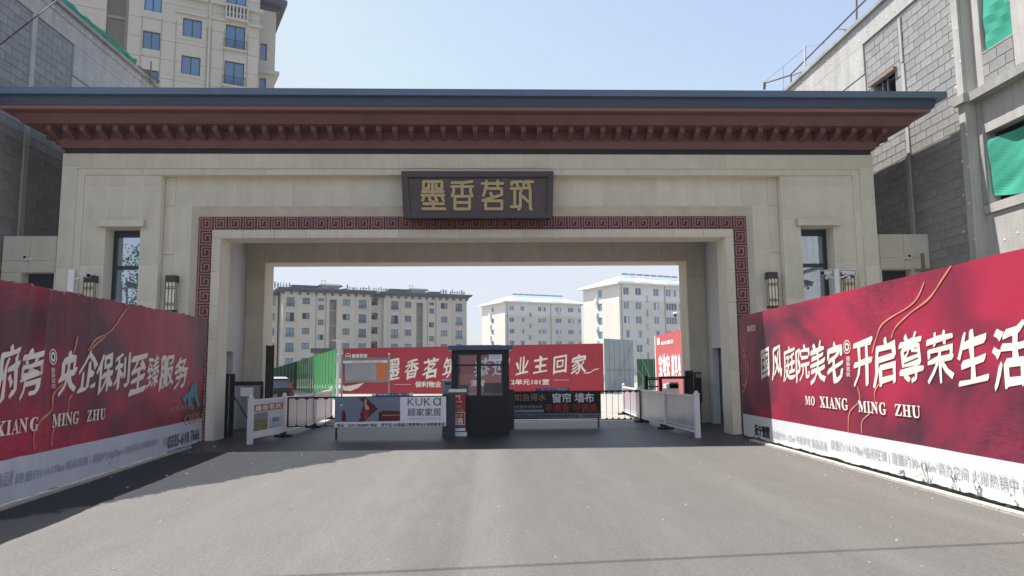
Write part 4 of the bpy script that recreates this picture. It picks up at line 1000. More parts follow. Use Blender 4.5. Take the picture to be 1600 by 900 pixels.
t = bars('payment_machine', 'white and blue machine seen through the right pedestrian gate', 'machine', 6.2, [('body', 1041, 1061, 600, None, 'white'), ('screen', 1046, 1060, 597, 607, 'slate')], dep=.4)
t = bars('dark_fence_panel', 'dark slatted panel behind the left rear pier', 'fence', 3.9, [('post', 415, 416.5, 539, None, 'black'), ('post', 426, 427.5, 539, None, 'black')]+[('slat', 416.1+k*2.1, 417.9+k*2.1, 540, None, 'trellis') for k in range(5)])

# ================================================================ BEYOND THE GATE
# red hoarding at the back of the yard
HA, HB = (-9.33, 32.03), (7.21, 27.37)
hd = (Vector(HB)-Vector(HA)).normalized(); hn = Vector((hd.y, -hd.x))
def fH(a, z, off=0.): p = Vector(HA)+hd*a+hn*off; return Vector((p.x, p.y, z))
def hs(px, py): W = V(px, py, HA, HB); return (Vector((W.x, W.y))-Vector(HA)).dot(hd), W.z
def hbox(x0, x1, yt, yb_): m = (yt+yb_)/2; c = (x0+x1)/2; return (hs(x0, m)[0], hs(x1, m)[0], hs(c, yb_)[1], hs(c, yt)[1])
t = thing('hoarding', 'wide bright red welcome hoarding across the yard behind the gateway', 'hoarding', (HA[0], HA[1], 0))
zl = hs(535, 544.5)[1]; zr = hs(943, 536.5)[1]; Lh = hs(943, 580)[0]
q = MB(); ns = 12
for i in range(ns):
    a, c = Lh*i/ns, Lh*(i+1)/ns; za = zl+(zr-zl)*i/ns; zc = zl+(zr-zl)*(i+1)/ns
    P = [fH(a, .02, 0), fH(c, .02, 0), fH(c, .02, -.08), fH(a, .02, -.08)]; P2 = [fH(a, za, 0), fH(c, zc, 0), fH(c, zc, -.08), fH(a, za, -.08)]
    q.hexa([tuple(v) for v in P+P2])
part('banner_sheet', q, 'redb', t)
for ch, b_ in (('墨', (600, 625, 562, 594)), ('香', (633, 654, 561.5, 591)), ('茗', (661.6, 684, 560, 591)), ('筑', (693, 716, 558, 589)), ('恭', (741, 766, 560, 590)), ('迎', (770, 796, 560, 586)), ('业', (806, 825.5, 558, 584)), ('主', (834, 855.6, 556, 582)), ('回', (865, 885.6, 556, 583)), ('家', (893, 916, 554, 584))):
    b = MB(); put_text(b, ch, hbox(*b_), fH, bold=.006, nib=.06, brush=True, lift=.01); part('character', b, 'cream', t)
q = MB(); ribbon(q, [hs(912, 583), hs(922, 582), hs(928, 578), hs(936, 576)], .05, fH, .012); part('brush_tail', q, 'cream', t)
for s_, b_ in (('保利物业', (649, 689, 596, 605)), ('2单元101室', (799, 858, 592.5, 601)), ('墨香茗筑', (550, 574, 553, 560)), ('温馨', (736, 758, 594, 603))):
    b = MB(); put_text(b, s_, hbox(*b_), fH, bold=.02, lift=.01); part('lettering', b, 'cream', t)
q = MB(); pts = [(544+4*math.cos(k*math.pi/6), 556.5+4.4*math.sin(k*math.pi/6)) for k in range(13)]; ribbon(q, [hs(*p) for p in pts], .04, fH, .01); ribbon(q, [hs(541, 556), hs(547, 557)], .05, fH, .012); part('round_logo', q, 'cream', t)
q = MB()
for a, c, yy in ((616, 642, 601), (865, 889, 594)): p0 = hs(a, yy); p1 = hs(c, yy); flat_poly(q, [(p0[0], p0[1]), (p1[0], p1[1]), (p1[0], p1[1]+.02), (p0[0], p0[1]+.02)], fH, .01)
part('thin_line', q, 'cream', t)
q = MB(); flat_poly(q, [hs(*p) for p in ((532, 600), (540, 603.5), (550, 602), (569, 598), (560, 606), (548, 611), (538, 610), (532, 606))], fH, .01); part('pale_swoosh', q, 'cream', t)
for k in range(6):
    p = fH(1.2+k*3, 0, -.35); q = MB(); q.tube((p.x, p.y, 0), fH(1.2+k*3, 2.4, -.09), .03, 6); part('back_stay', q, 'steel', t)
# grey sheet fence right of it
ga = G(945, 616); gb = G(993, 613)
t = thing('sheet_fence', 'grey corrugated sheet fence between the red hoarding and the green fence', 'fence', ga)
A2, B2 = (ga.x+.02, ga.y), (gb.x, gb.y+.3)
L = math.dist(A2, B2); n = 12
for i in range(n):
    u0 = i/n; u1 = (i+1)/n-.006; p0 = (A2[0]+(B2[0]-A2[0])*u0, A2[1]+(B2[1]-A2[1])*u0); p1 = (A2[0]+(B2[0]-A2[0])*u1, A2[1]+(B2[1]-A2[1])*u1)
    zt_ = V(945, 529, A2, B2).z; q = MB(); q.obox((p0[0], p0[1]+(.03 if i % 2 else 0)), (p1[0], p1[1]+(.03 if i % 2 else 0)), .02, .02, zt_); part('sheet_panel', q, 'greyf', t)
for a_, b_ in (((990, 533), (957, 616)), ((992, 532), (1018, 600)), ((994, 575), (1014, 606))):
    q = MB(); q.tube(V(*a_, A2, B2)-Vector((0, .1, 0)), V(*b_, A2, B2)-Vector((0, .3, 0)), .018, 6); part('brace', q, 'steel', t)
q = MB(); p0 = V(945, 578, A2, B2); p1 = V(992, 578, A2, B2); q.tube(p0-Vector((0, .05, 0)), p1-Vector((0, .05, 0)), .02, 6); part('rail', q, 'steel', t)
def sheet_fence(name, label, A_2, B_2, z0, z1, mt, n, root=None):
    t = root or thing(name, label, 'fence', (A_2[0], A_2[1], 0))
    a = Vector(A_2); b = Vector(B_2); d = (b-a).normalized(); nn_ = Vector((-d.y, d.x))
    for i in range(n):
        u0 = i/n; u1 = (i+1)/n-.004; o = nn_*(.03 if i % 2 else 0); za = z0+(z1-z0)*i/n; zb_ = z0+(z1-z0)*(i+1)/n
        q = MB(); q.obox(a+(b-a)*u0+o, a+(b-a)*u1+o, .02, .02, za, 0, zb_); part('sheet_panel', q, mt, t)
    return t
# green fence on the right, green fences on the left
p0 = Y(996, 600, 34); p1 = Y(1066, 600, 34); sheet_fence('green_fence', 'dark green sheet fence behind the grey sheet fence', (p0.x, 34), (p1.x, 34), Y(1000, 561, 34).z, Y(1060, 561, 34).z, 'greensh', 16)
a = Y(527, 600, 22); b = Y(463, 600, 44)
t = sheet_fence('green_fence', 'bright green sheet fence running back on the left beyond the gateway', (b.x, 44), (a.x, 22), Y(463, 564.5, 44).z, Y(527, 544.5, 22).z, 'greenf', 34)
c = Y(425, 600, 43); sheet_fence('green_fence', 'shaded dark green fence left of the bright green one', (c.x, 43), (b.x+.02, 43.95), Y(437, 576, 43).z, Y(463, 564.5, 44).z, 'greensh', 14)  # adjoining run of green fence, its shade put into a darker green
# low dark-roofed shed beyond the green fence
p0 = Y(485, 550, 70); p1 = Y(519, 542, 70); t = thing('shed', 'low shed with a flat dark roof above the green fence', 'shed', (p0.x, 70, 0))
q = MB(); q.box(p0.x+.3, p1.x-.3, 70.4, 73, 0, p0.z-.1); part('wall', q, 'beige2', t); q = MB(); q.box(p0.x, p1.x, 70, 73.5, p0.z-.1, p0.z+.45); part('roof', q, 'roofdark', t)
# red sign at the right pier
sa = Y(1025, 560, 16); sb = Y(1068, 560, 10); SA, SB = (sa.x, 16), (sb.x, 10)
t = thing('red_sign', 'tall salmon red sign board with white condensed lettering beside the right rear pier', 'sign', (sb.x, 10, 0))
q = MB(); zt_ = V(1068, 514, SA, SB).z; q.obox(SA, SB, .06, .05, zt_); part('board', q, 'redb2', t)
q = MB(); q.obox(SA, (SA[0]+.01, SA[1]-.12), .09, 0, zt_+.01); q.obox((SB[0]-.0, SB[1]+.1), SB, .09, 0, zt_+.01); part('edge_trim', q, 'white', t)
sd = (Vector(SB)-Vector(SA)).normalized(); sn = Vector((sd.y, -sd.x)); sn = sn if sn.x < 0 else -sn
def fS(a, z, off=0.): p = Vector(SA)+sd*a+sn*(.031+off); return Vector((p.x, p.y, z))
def ssz(px, py): W = V(px, py, SA, SB); return (Vector((W.x, W.y))-Vector(SA)).dot(sd), W.z
for ch, x0_, x1_, yt_, yb_ in (('宝', 1031, 1036, 555, 587), ('地', 1037, 1042, 554, 587), ('安', 1043, 1048, 554, 588), ('家', 1051, 1055, 554, 588), ('享', 1056, 1060, 554, 588), ('美', 1061.5, 1065, 554, 588)):
    q = MB(); m = (yt_+yb_)/2; c = (x0_+x1_)/2; put_text(q, ch, (ssz(x0_, m)[0], ssz(x1_, m)[0], ssz(c, yb_)[1], ssz(c, yt_)[1]), fS, bold=.03, lift=.01); part('character', q, 'whitep', t)
q = MB(); flat_poly(q, [ssz(1028, 539), ssz(1032, 539), ssz(1032, 528), ssz(1028, 528)], fS, .01); put_text(q, '保利置业', (ssz(1034, 534)[0], ssz(1054, 534)[0], ssz(1044, 538)[1], ssz(1044, 532)[1]), fS, bold=.02, lift=.01); part('logo', q, 'whitep', t)
# info board with map
yi = 12.5
t = thing('information_board', 'framed site plan board with orange side panel on two posts', 'notice board', (Y(570, 600, yi).x, yi, 0))
bx = pbox(534, 606, 559, 597.5, yi); q = MB(); q.box(bx[0], bx[1], yi, yi+.06, bx[2], bx[3]); bo = part('frame', q, 'steel', t)
def I_(x, y): p = Y(530+x/8.89, 530+y/8.89, yi); return (p.x, p.z)
fI = Fy(yi)
def ipoly(nm, pts, mt, lift): q = MB(); flat_poly(q, [I_(*p) for p in pts], fI, lift); return part(nm, q, mt, bo)
ipoly('header', [(55, 335), (670, 325), (670, 292), (50, 300)], 'whitep', .004); ipoly('red_margin', [(55, 585), (80, 585), (78, 345), (55, 345)], 'redb', .004)
ipoly('map_sheet', [(80, 575), (515, 568), (515, 338), (78, 345)], 'frost', .005); ipoly('orange_panel', [(520, 565), (660, 560), (660, 332), (520, 337)], 'orange', .005)
ipoly('site_plan', [(320, 490), (415, 498), (405, 360), (350, 352), (295, 362), (290, 380), (265, 378), (262, 350), (235, 345), (225, 412), (300, 415)], 'greyp', .008)
q = MB(); put_text(q, '墨香茗筑总平面示意图', (I_(185, 0)[0], I_(600, 0)[0], I_(0, 326)[1]+.0, I_(0, 308)[1]), fI, lift=.008); part('header_lettering', q, 'dgreyp', bo)
q = MB()
for k, (x_, y_, w__) in enumerate(((120, 380, 70), (120, 400, 80), (120, 420, 60), (125, 455, 80), (215, 470, 70), (215, 500, 70), (215, 545, 80), (320, 540, 60), (400, 515, 70), (430, 410, 45), (430, 455, 30))):
    a, c = I_(x_, y_), I_(x_+w__, y_+6); flat_poly(q, [(a[0], c[1]), (c[0], c[1]), (c[0], a[1]), (a[0], a[1])], fI, .008)
part('small_print', q, 'greyp', bo)
for px in (534.5, 608):
    p = Y(px, 560, yi); zt_ = Y(px, 553.5, yi).z; q = MB(); q.tube((p.x, yi+.03, 0), (p.x, yi+.03, zt_), .035, 10); q.ball((p.x, yi+.03, zt_), .05); part('post', q, 'steel', t)
# lamp post with two heads
yp_ = 14; p = Y(528.3, 560, yp_); zt_ = Y(528, 531, yp_).z
t = thing('camera_pole', 'slim white pole with twin heads and a control box before the green fence', 'pole', (p.x, yp_, 0))
q = MB(); q.tube((p.x, yp_, 0), (p.x, yp_, zt_-.05), .055, 10, r2=.045); part('pole', q, 'white', t)
q = MB(); q.box(p.x-.075, p.x+.075, yp_-.14, yp_-.05, Y(528, 567, yp_).z, Y(528, 556.5, yp_).z); part('control_box', q, 'white', t)
for sgn in (-1, 1):
    q = MB(); q.hexa([(p.x+sgn*.03-.02, yp_-.05, zt_-.07), (p.x+sgn*.03+.02, yp_-.05, zt_-.07), (p.x+sgn*.03+.02, yp_+.05, zt_-.07), (p.x+sgn*.03-.02, yp_+.05, zt_-.07)]+[(p.x+sgn*.23-.06, yp_-.07, zt_), (p.x+sgn*.23+.03, yp_-.07, zt_), (p.x+sgn*.23+.03, yp_+.07, zt_), (p.x+sgn*.23-.06, yp_+.07, zt_)]); q.box(p.x+sgn*.04, p.x+sgn*.24, yp_-.04, yp_+.04, zt_-.045, zt_-.005); part('lamp_head', q, 'white', t)
p = Y(1062, 500, 12); t = thing('camera_pole', 'white pole with a hooded dome camera above the red sign', 'pole', (p.x+.2, 12.2, 0)); q = MB(); q.tube((p.x, 12, 0), (p.x, 12, Y(1062, 490, 12).z), .03, 8); part('pole', q, 'white', t)
c0 = Y(1055, 491, 12); q = MB(); q.tube((p.x, 12, c0.z+.08), (c0.x, 12, c0.z+.08), .015, 6); q.ball((c0.x, 12, c0.z+.03), .09, sq=(1.2, 1, .6)); cb = part('housing', q, 'white', t); q = MB(); q.ball((c0.x, 12, c0.z-.04), .065); part('dome', q, 'black', cb)

# parked car (seen from behind, half hidden)
p = Y(461, 610, 10); zr_ = 1.33; xc1 = 0; xc0 = -1.66
t = thing('parked_car', 'dark hatchback with red tail lights parked beyond the left pier', 'car', (p.x, 10, 0), (0, 0, R(18)))
prof = [(0, .35, .86, .03), (.06, .30, .97, 0), (.35, .28, 1.0, .0), (3.1, .28, .93, .0), (3.9, .30, .74, .05), (4.05, .38, .6, .12)]
q = MB()
for i, (y_, zlo, zhi, ins) in enumerate(prof):
    for x_, z_ in ((xc0+.10+ins, zlo), (xc1-.10-ins, zlo), (xc1-ins, zlo+.2), (xc1-.02-ins, zhi-.14), (xc1-.09-ins, zhi), (xc0+.09+ins, zhi), (xc0+.02+ins, zhi-.14), (xc0+ins, zlo+.2)): q.v.append((x_, y_, z_))
    if i:
        for j in range(8): a_, b_ = (i-1)*8+j, (i-1)*8+(j+1) % 8; q.f.append((a_, b_, b_+8, a_+8)); q.m.append(0)
q.f.append(tuple(range(7, -1, -1))); q.m.append(0); q.f.append(tuple(range(40, 48))); q.m.append(0)
part('body', q, 'car', t)
q = MB(); q.hexa([(xc0+.09, .12, .93), (xc1-.09, .12, .93), (xc1-.09, 2.9, .93), (xc0+.09, 2.9, .93), (xc0+.24, .38, zr_-.03), (xc1-.24, .38, zr_-.03), (xc1-.24, 2.1, zr_-.03), (xc0+.24, 2.1, zr_-.03)]); cb = part('cabin', q, 'glassdark', t)
q = MB()
for sg in (-1, 1):
    xm_ = (xc0+xc1)/2
    for (ya, yb2, yt0, yt1) in ((.10, .22, .36, .46), (1.25, 1.33, 1.2, 1.28), (2.8, 2.93, 2.0, 2.13)):
        xo = xm_+sg*.745; xt = xm_+sg*.595; w2 = .02
        q.hexa([tuple(v_) for v_ in ((xo-w2, ya, .93), (xo+w2, ya, .93), (xo+w2, yb2, .93), (xo-w2, yb2, .93), (xt-w2, yt0, zr_-.028), (xt+w2, yt0, zr_-.028), (xt+w2, yt1, zr_-.028), (xt-w2, yt1, zr_-.028))])
part('window_pillars', q, 'car', cb)
q = MB(); q.hexa([(xc0+.22, .33, zr_-.028), (xc1-.22, .33, zr_-.028), (xc1-.22, 2.14, zr_-.028), (xc0+.22, 2.14, zr_-.028), (xc0+.3, .45, zr_+.03), (xc1-.3, .45, zr_+.03), (xc1-.3, 2.0, zr_+.03), (xc0+.3, 2.0, zr_+.03)]); part('roof', q, 'steel', cb)
for xa, xb in ((xc1-.17, xc1-.04), (xc0+.04, xc0+.17)):
    q = MB(); q.hexa([(xa, -.02, .74), (xb, .0, .74), (xb, .2, .74), (xa, .2, .74), (xa+.02, .1, 1.14), (xb-.03, .12, 1.14), (xb-.03, .3, 1.14), (xa+.02, .3, 1.14)]); part('tail_light', q, 'taillight', t)
q = MB(); q.box(xc0+.04, xc1-.04, -.09, .03, .34, .56); part('bumper', q, 'tyre', t); q = MB(); q.box((xc0+xc1)/2-.22, (xc0+xc1)/2+.22, -.03, .0, .62, .74); part('number_plate', q, 'slate', t)
for xx in (xc0+.12, xc1-.12):
    for yy in (.75, 3.2): q = MB(); q.tube((xx-.09, yy, .31), (xx+.09, yy, .31), .31, 16); wh = part('wheel', q, 'tyre', t); q = MB(); q.tube((xx-.095, yy, .31), (xx+.095, yy, .31), .18, 12); part('rim', q, 'steel', wh)

# ================================================================ APARTMENT BUILDINGS (local frame: u along the front, v back, z up)
ANG = R(25); UD = Vector((math.cos(ANG), math.sin(ANG))); VD = Vector((-math.sin(ANG), math.cos(ANG)))
def uvz(px, py, P0, v=0.):
    A = Vector(P0[:2])+VD*v; W = V(px, py, A, A+UD); return (Vector((W.x, W.y))-A).dot(UD), W.z
def uu(px, py, P0, v=0.): return uvz(px, py, P0, v)[0]
wcache = {}
def win(root, u0, u1, z0, z1, v, glassm='aptglass2', rail=False, framem='darkframe', nm='window', leaf=2, openl=None, ft=.06):
    key = (round(u1-u0, 2), round(z1-z0, 2), leaf, framem, ft)
    W_, H_ = u1-u0, z1-z0
    if key not in wcache:
        q = MB(); q.box(0, ft, 0, .08, 0, H_); q.box(W_-ft, W_, 0, .08, 0, H_); q.box(ft, W_-ft, 0, .08, H_-ft, H_); q.box(ft, W_-ft, 0, .08, 0, ft)
        for k in range(1, leaf): q.box(W_*k/leaf-ft/2, W_*k/leaf+ft/2, .001, .079, ft, H_-ft)
        p = MB(); p.box(ft, W_-ft, .04, .05, ft, H_-ft)
        wcache[key] = (q.mesh(nm, [framem]), {}, p)
    fm, pm, p = wcache[key]
    if glassm not in pm: pm[glassm] = p.mesh('pane', [glassm])
    f = link(nm, fm, root, True, (u0, v, z0)); link('pane', pm[glassm], f, True)
    if openl is not None:
        q = MB(); a = ft+(W_-2*ft)*openl*.5; q.box(a, a+(W_-2*ft)*.5-.03, .03, .038, ft+.02, H_-ft-.02); part('open_leaf', q, 'void', f, True)
    if rail:
        key = ('rail', round(W_, 2))
        if key not in wcache:
            r = MB(); h_ = min(.75, H_*.35); r.box(-.12, W_+.12, -.30, -.27, h_-.03, h_); r.box(-.12, W_+.12, -.30, -.27, .02, .05); r.box(-.12, -.09, -.27, 0, h_-.03, h_); r.box(W_+.09, W_+.12, -.27, 0, h_-.03, h_)
            n_ = max(4, int(W_/.14))
            for k in range(n_+1): xx = -.12+k*(W_+.21)/n_; r.box(xx, xx+.02, -.295, -.275, .05, h_-.03)
            r.box(-.16, W_+.16, -.34, 0, -.14, .0, 1)
            wcache[key] = r.mesh('balcony_rail', ['black', 'beige3'])
        link('balcony_rail', wcache[key], f, True)
    return f
def local_root(name, label, P0, cat='building'):
    return thing(name, label, cat, (P0[0], P0[1], 0), (0, 0, ANG))

# --- tall apartment tower, upper left
P0 = (-22.5, 37.44)
t = local_root('apartment_tower', 'tall beige apartment tower with blue windows rising over the left end of the gate roof', P0)
u = lambda px: uu(px, 80, P0)
zt_ = lambda py, px=300: uvz(px, py, P0)[1]
colA = (u(222), u(249.5)); colB = (u(284), u(314)); colC = (u(351.5), u(382.5)); colZ = (u(112), u(134))
zb0 = uvz(299, 117, P0)[1]; zb1 = uvz(299, 88, P0)[1]      # one known storey
za0 = uvz(236, 77, P0)[1]; za1 = uvz(236, 49, P0)[1]
wh = zb1-zb0; fl = 3.0; zmax = uvz(300, 0, P0)[1]+1.3
holes = []
for k in range(-8, 4):
    holes += [(colB[0], colB[1], zb0+fl*k, zb1+fl*k), (colC[0], colC[1], zb0-.35+fl*k, zb1+.15+fl*k), (colA[0], colA[1], za0+fl*(k), za1+fl*(k)), (colZ[0], colZ[1], za0+fl*k, za1+fl*k)]
uL, uR = u(60), u(404); rec0, rec1 = u(163), u(198)
wl = MB(); wl2 = MB()
for k in range(-18, 8):                                   # half-storey courses with open joints
    z0 = zb0-.62+k*1.5; z1 = min(z0+1.475, zmax)
    if z0 > zmax-.05: break
    grid_wall(wl, uL, rec0, z0, z1, holes, .0, .22); grid_wall(wl2, rec1, uR, z0, z1, holes, 0, .22)
part('facing', wl, 'beige', t); part('facing', wl2, 'beige', t)
b = MB(); grid_wall(b, uL, rec0, 0, zmax, holes, .22, .4); grid_wall(b, rec1, uR, 0, zmax, holes, .22, .4); part('backing_wall', b, 'beige2', t)
b = MB(); b.box(rec0, rec1, 1.4, 1.7, 0, zmax); b.box(rec0, rec0+.001, .41, 1.4, 0, zmax); b.box(rec1-.2, rec1, .401, 1.4, 0, zmax); b.box(uL, uR, 1.8, 12, 0, zmax); part('recess_wall', b, 'beige2', t)
for k in range(-4, 4):
    b = MB(); z0 = zb0-.62+k*3.0+1.6; b.box(rec0+.002, rec1-.2, 1.25, 1.4, z0, z0+.18); part('string_course', b, 'beige3', t)
for k in range(-8, 4):
    for cc, gz0, gz1, rl in ((colA, za0, za1, False), (colB, zb0, zb1, False), (colC, zb0-.35, zb1+.15, True), (colZ, za0, za1, False)):
        if gz0+fl*k < zmax: win(t, cc[0], cc[1], gz0+fl*k, gz1+fl*k, .12, 'aptglass', rail=rl)
    if zb0-.28+fl*k > zmax: continue
    b = MB(); b.box(colB[0]-.5, colB[1]+.5, -.05, 0, zb0-.28+fl*k, zb0-.18+fl*k); part('sill', b, 'beige3', t)
    b = MB(); b.box(colA[0]-.12, colA[1]+.12, -.05, 0, za0-.55+fl*k, za0-.42+fl*k); part('sill', b, 'beige3', t)
for uv_ in (colA[0]-.12, colA[1]+.03, u(273), u(322), u(329), u(349), u(386)):
    b = MB(); b.box(uv_, uv_+.05, -.03, .0, 0, zmax-3.2); part('vertical_trim', b, 'beige2', t)
b = MB(); b.box(u(324.5), u(327.5), -.12, 0, 0, zmax); part('downpipe', b, 'beige3', t)
zc = zb1+fl+.28
for a, c, d_ in ((u(272), u(322), .18), (u(326), u(351), .18), (u(384), u(409), .22)):
    b = MB(); b.box(a, c, -d_, 0, zc, zc+.22); b.box(a, c, -d_-.1, 0, zc+1.25, zc+1.5); part('cornice', b, 'beige3', t)
b = MB(); a, c = colC; zz0 = zc+.35; b.box(a-.1, c+.15, -.38, 0, zz0-.2, zz0); b.box(a-.1, c+.15, -.38, 0, zz0+.95, zz0+1.1)
for k in range(7): x_ = a-.1+k*(c-a+.13)/6; b.box(x_, x_+.12, -.36, -.2, zz0, zz0+.95)
part('balcony_balustrade', b, 'beige3', t)
b = MB(); b.box(uL-.3, uR+.3, -.3, 12.2, max(zmax, zb0+fl*3-.3), max(zmax, zb0+fl*3-.3)+.3); part('roof_slab', b, 'roofdark', t)
# set-back wing on the right of the tower
uS0, uS1 = u(404), uu(430, 80, P0, 2.); cS = (uu(407, 80, P0, 2.), uu(417, 80, P0, 2.))
hol = [(cS[0], cS[1], zb0+fl*k, zb1+fl*k) for k in range(-8, 2)]
b = MB(); grid_wall(b, uS0-.5, uS1, 0, zc+1.6, hol, 2.0, 2.4); b.box(uS0-.5, uS1, 2.6, 11, 0, zc+1.6); part('side_wing', b, 'beige', t)
for k in range(-8, 2): win(t, cS[0], cS[1], zb0+fl*k, zb1+fl*k, 2.15, 'aptglass', leaf=1)
zq = uvz(430, 118, P0, 2.)[1]; b = MB(); b.box(uS0, uS1+.35, 1.75, 11, zq, zq+.3); part('cornice', b, 'beige3', t)
zr0 = uvz(431, 57, P0, 2.)[1]
b = MB(); ez = uvz(449, 8, P0, 1.2)[1]; eu = uu(449, 8, P0, 1.2); b.hexa([(uS0, 1.2, ez), (eu, 1.2, ez), (eu, 12, ez), (uS0, 12, ez), (uS0, 1.2, ez+.4), (eu, 1.2, ez+.4), (eu, 12, ez+.4), (uS0, 12, ez+.4)]); b.box(uS0, uS1+.35, 1.9, 11, ez-.45, ez-.001); part('eave', b, 'roofdark', t)
b = MB(); b.box(uS0-.5, uS1, 2.0, 11, zc+1.6, ez-.45); part('upper_wall', b, 'beige', t)

# --- beige apartment block seen through the gateway
P0 = (-38.66, 127.79)
t = local_root('apartment_block', 'beige six storey apartment block with dark scalloped eaves seen through the gateway', P0)
u = lambda px, v=0.: uu(px, 500, P0, v)
z0r = uvz(453, 476, P0)[1]; z1r = uvz(453, 464.5, P0)[1]
eav = uvz(453, 455.5, P0)[1]; fl = 3.0
def brow(root, cols, u0, u1, v, rows, eavez, bal=(), narrow=(), rec=None, wm='beige', dep=10, dark=(), small_top=True):
    holes = []; ws = []
    for i, (a, c) in enumerate(cols):
        for k in rows:
            if i in narrow:
                h0, h1 = z0r+fl*k+.55-1.5+.0, z1r+fl*k+.2-1.5
                if k == 0: ws.append((a, c, z0r+.9, z1r, i, k))
            elif i in bal: h0, h1 = z0r+fl*k-.35, z1r+fl*k
            else: h0, h1 = z0r+fl*k+.2, z1r+fl*k
            ws.append((a, c, h0, h1, i, k))
    holes = [w_[:4] for w_ in ws]
    if rec: holes.append((rec[0], rec[1], 0, eavez-1.3))
    b = MB(); grid_wall(b, u0, u1, 0, eavez, holes, v, v+.3); o = part('wall', b, wm, root, True)
    if rec: b = MB(); b.box(rec[0], rec[1], v+1.2, v+1.3, 0, eavez-1.3); b.box(rec[0]-.1, rec[0], v+.301, v+1.2, 0, eavez-1.2); b.box(rec[1], rec[1]+.1, v+.301, v+1.2, 0, eavez-1.2); part('recess_wall', b, 'beige2', root, True)
    b = MB(); b.box(u0, u1, v+1.35, v+dep, 0, eavez); b.box(u0, u0+.3, v+.301, v+1.35, 0, eavez-.01); b.box(u1-.3, u1, v+.301, v+1.35, 0, eavez-.01); part('body', b, wm, root, True)
    for (a, c, h0, h1, i, k) in ws:
        win(root, a, c, h0, h1, v+.12, 'aptglass2', rail=(i in bal), leaf=2, openl=(random.choice((0, 1)) if random.random() < .15 else None), ft=.08)
        if k == rows[0] or True:
            pass
    for i, (a, c) in enumerate(cols):
        if i in bal:
            for x_ in (a-.75, c+.5): b = MB(); b.box(x_, x_+.25, v-.14, v-.001, 0, eavez-.6); part('pilaster', b, 'beige3', root, True)
        elif i not in narrow:
            for k in rows: b = MB(); b.box(a-.2, c+.2, v-.1, v-.001, z0r+fl*k+.02, z0r+fl*k+.15); part('sill', b, 'beige3', root, True)
        else:
            for x_ in (a-.45, c+.3): b = MB(); b.box(x_, x_+.15, v-.1, v-.001, 0, eavez-.6); part('pilaster', b, 'beige2', root, True)
    for k in rows:
        b = MB(); b.box(u0-.02, u1+.02, v-.04, v, z0r+fl*k-1.0, z0r+fl*k-.92); part('string_course', b, 'beige3', root, True)
rows = range(0, -6, -1)
cols = [(u(447), u(459.5)), (u(472), u(483.5)), (u(496.7), u(505.7)), (u(535.3), u(546.4)), (u(560.5), u(572))]
brow(t, cols, u(441), u(580), 0, rows, eav, bal=(0, 4), narrow=(2,), rec=(u(514.5), u(525.8)))
cols = [(u(612.5), u(623.4)), (u(633.7), u(644)), (u(672), u(679.7)), (u(690.5), u(700.5)), (u(713.8), u(723.6))]
brow(t, cols, u(601), u(731), .6, rows, eav, bal=(0, 4), narrow=(2,), rec=(u(652), u(662.4)))
# link between the two blocks with open balconies
b = MB(); hol = [(u(583)+.1, u(598)-.6, z0r+fl*k-.3, z1r+fl*k+.5) for k in rows]
grid_wall(b, u(580)+.01, u(601)-.01, 0, eav-.3, hol, 1.6, 1.9); b.box(u(580)+.01, u(601)-.01, 3.3, 9, 0, eav-.3); part('wall', b, 'beige', t, True)
for k in rows:
    win(t, u(586.5), u(592.5), z0r+fl*k-.2, z1r+fl*k, 3.15, 'void', leaf=2); b = MB(); b.box(u(583)+.11, u(598)-.61, 1.62, 1.68, z0r+fl*k-.3, z0r+fl*k+.55); part('balcony_panel', b, 'beige3', t, True)
# left setback part
b = MB(); cl_ = (u(422, 3.), u(429, 3.)); hol = [(cl_[0], cl_[1], z0r+fl*k, z1r+fl*k) for k in rows]
grid_wall(b, u(405, 3.), u(433.5, 3.), 0, eav-.6, hol, 3., 3.3); b.box(u(405, 3.), u(433.5, 3.), 4, 12, 0, eav-.6); part('wall', b, 'beige', t, True)
for k in rows: win(t, cl_[0], cl_[1], z0r+fl*k, z1r+fl*k, 3.12, 'aptglass2')
# eaves, brackets, roof structures
def eaves(root, u0, u1, v, z, dep=10):
    b = MB(); b.hexa([(u0-.3, v-.3, z), (u1+.3, v-.3, z), (u1+.3, v+dep+.3, z), (u0-.3, v+dep+.3, z), (u0-1., v-1., z+.55), (u1+1., v-1., z+.55), (u1+1., v+dep+1., z+.55), (u0-1., v+dep+1., z+.55)]); b.box(u0-1., u1+1., v-1.0, v+dep+1, z+.551, z+.8); part('eave', b, 'roofdark', root, True)
    n_ = max(1, int((u1-u0)/1.5)); bm = MB(); bm.hexa([(-.22, -.35, -.35), (.22, -.35, -.35), (.22, 0, -.55), (-.22, 0, -.55), (-.22, -.75, .2), (.22, -.75, .2), (.22, 0, .0), (-.22, 0, .0)]); me = bm.mesh('eave_bracket', ['roofdark'])
    for k in range(n_+1): link('eave_bracket', me, root, True, (u0+k*(u1-u0)/n_, v, z))
eaves(t, u(441), u(580), 0, eav); eaves(t, u(601), u(731), .6, eav); eaves(t, u(580)+1.2, u(601)-1.2, 1.6, eav-.35, 7); eaves(t, u(405, 3.), u(433, 3.)-1.1, 3., eav-.6, 9)
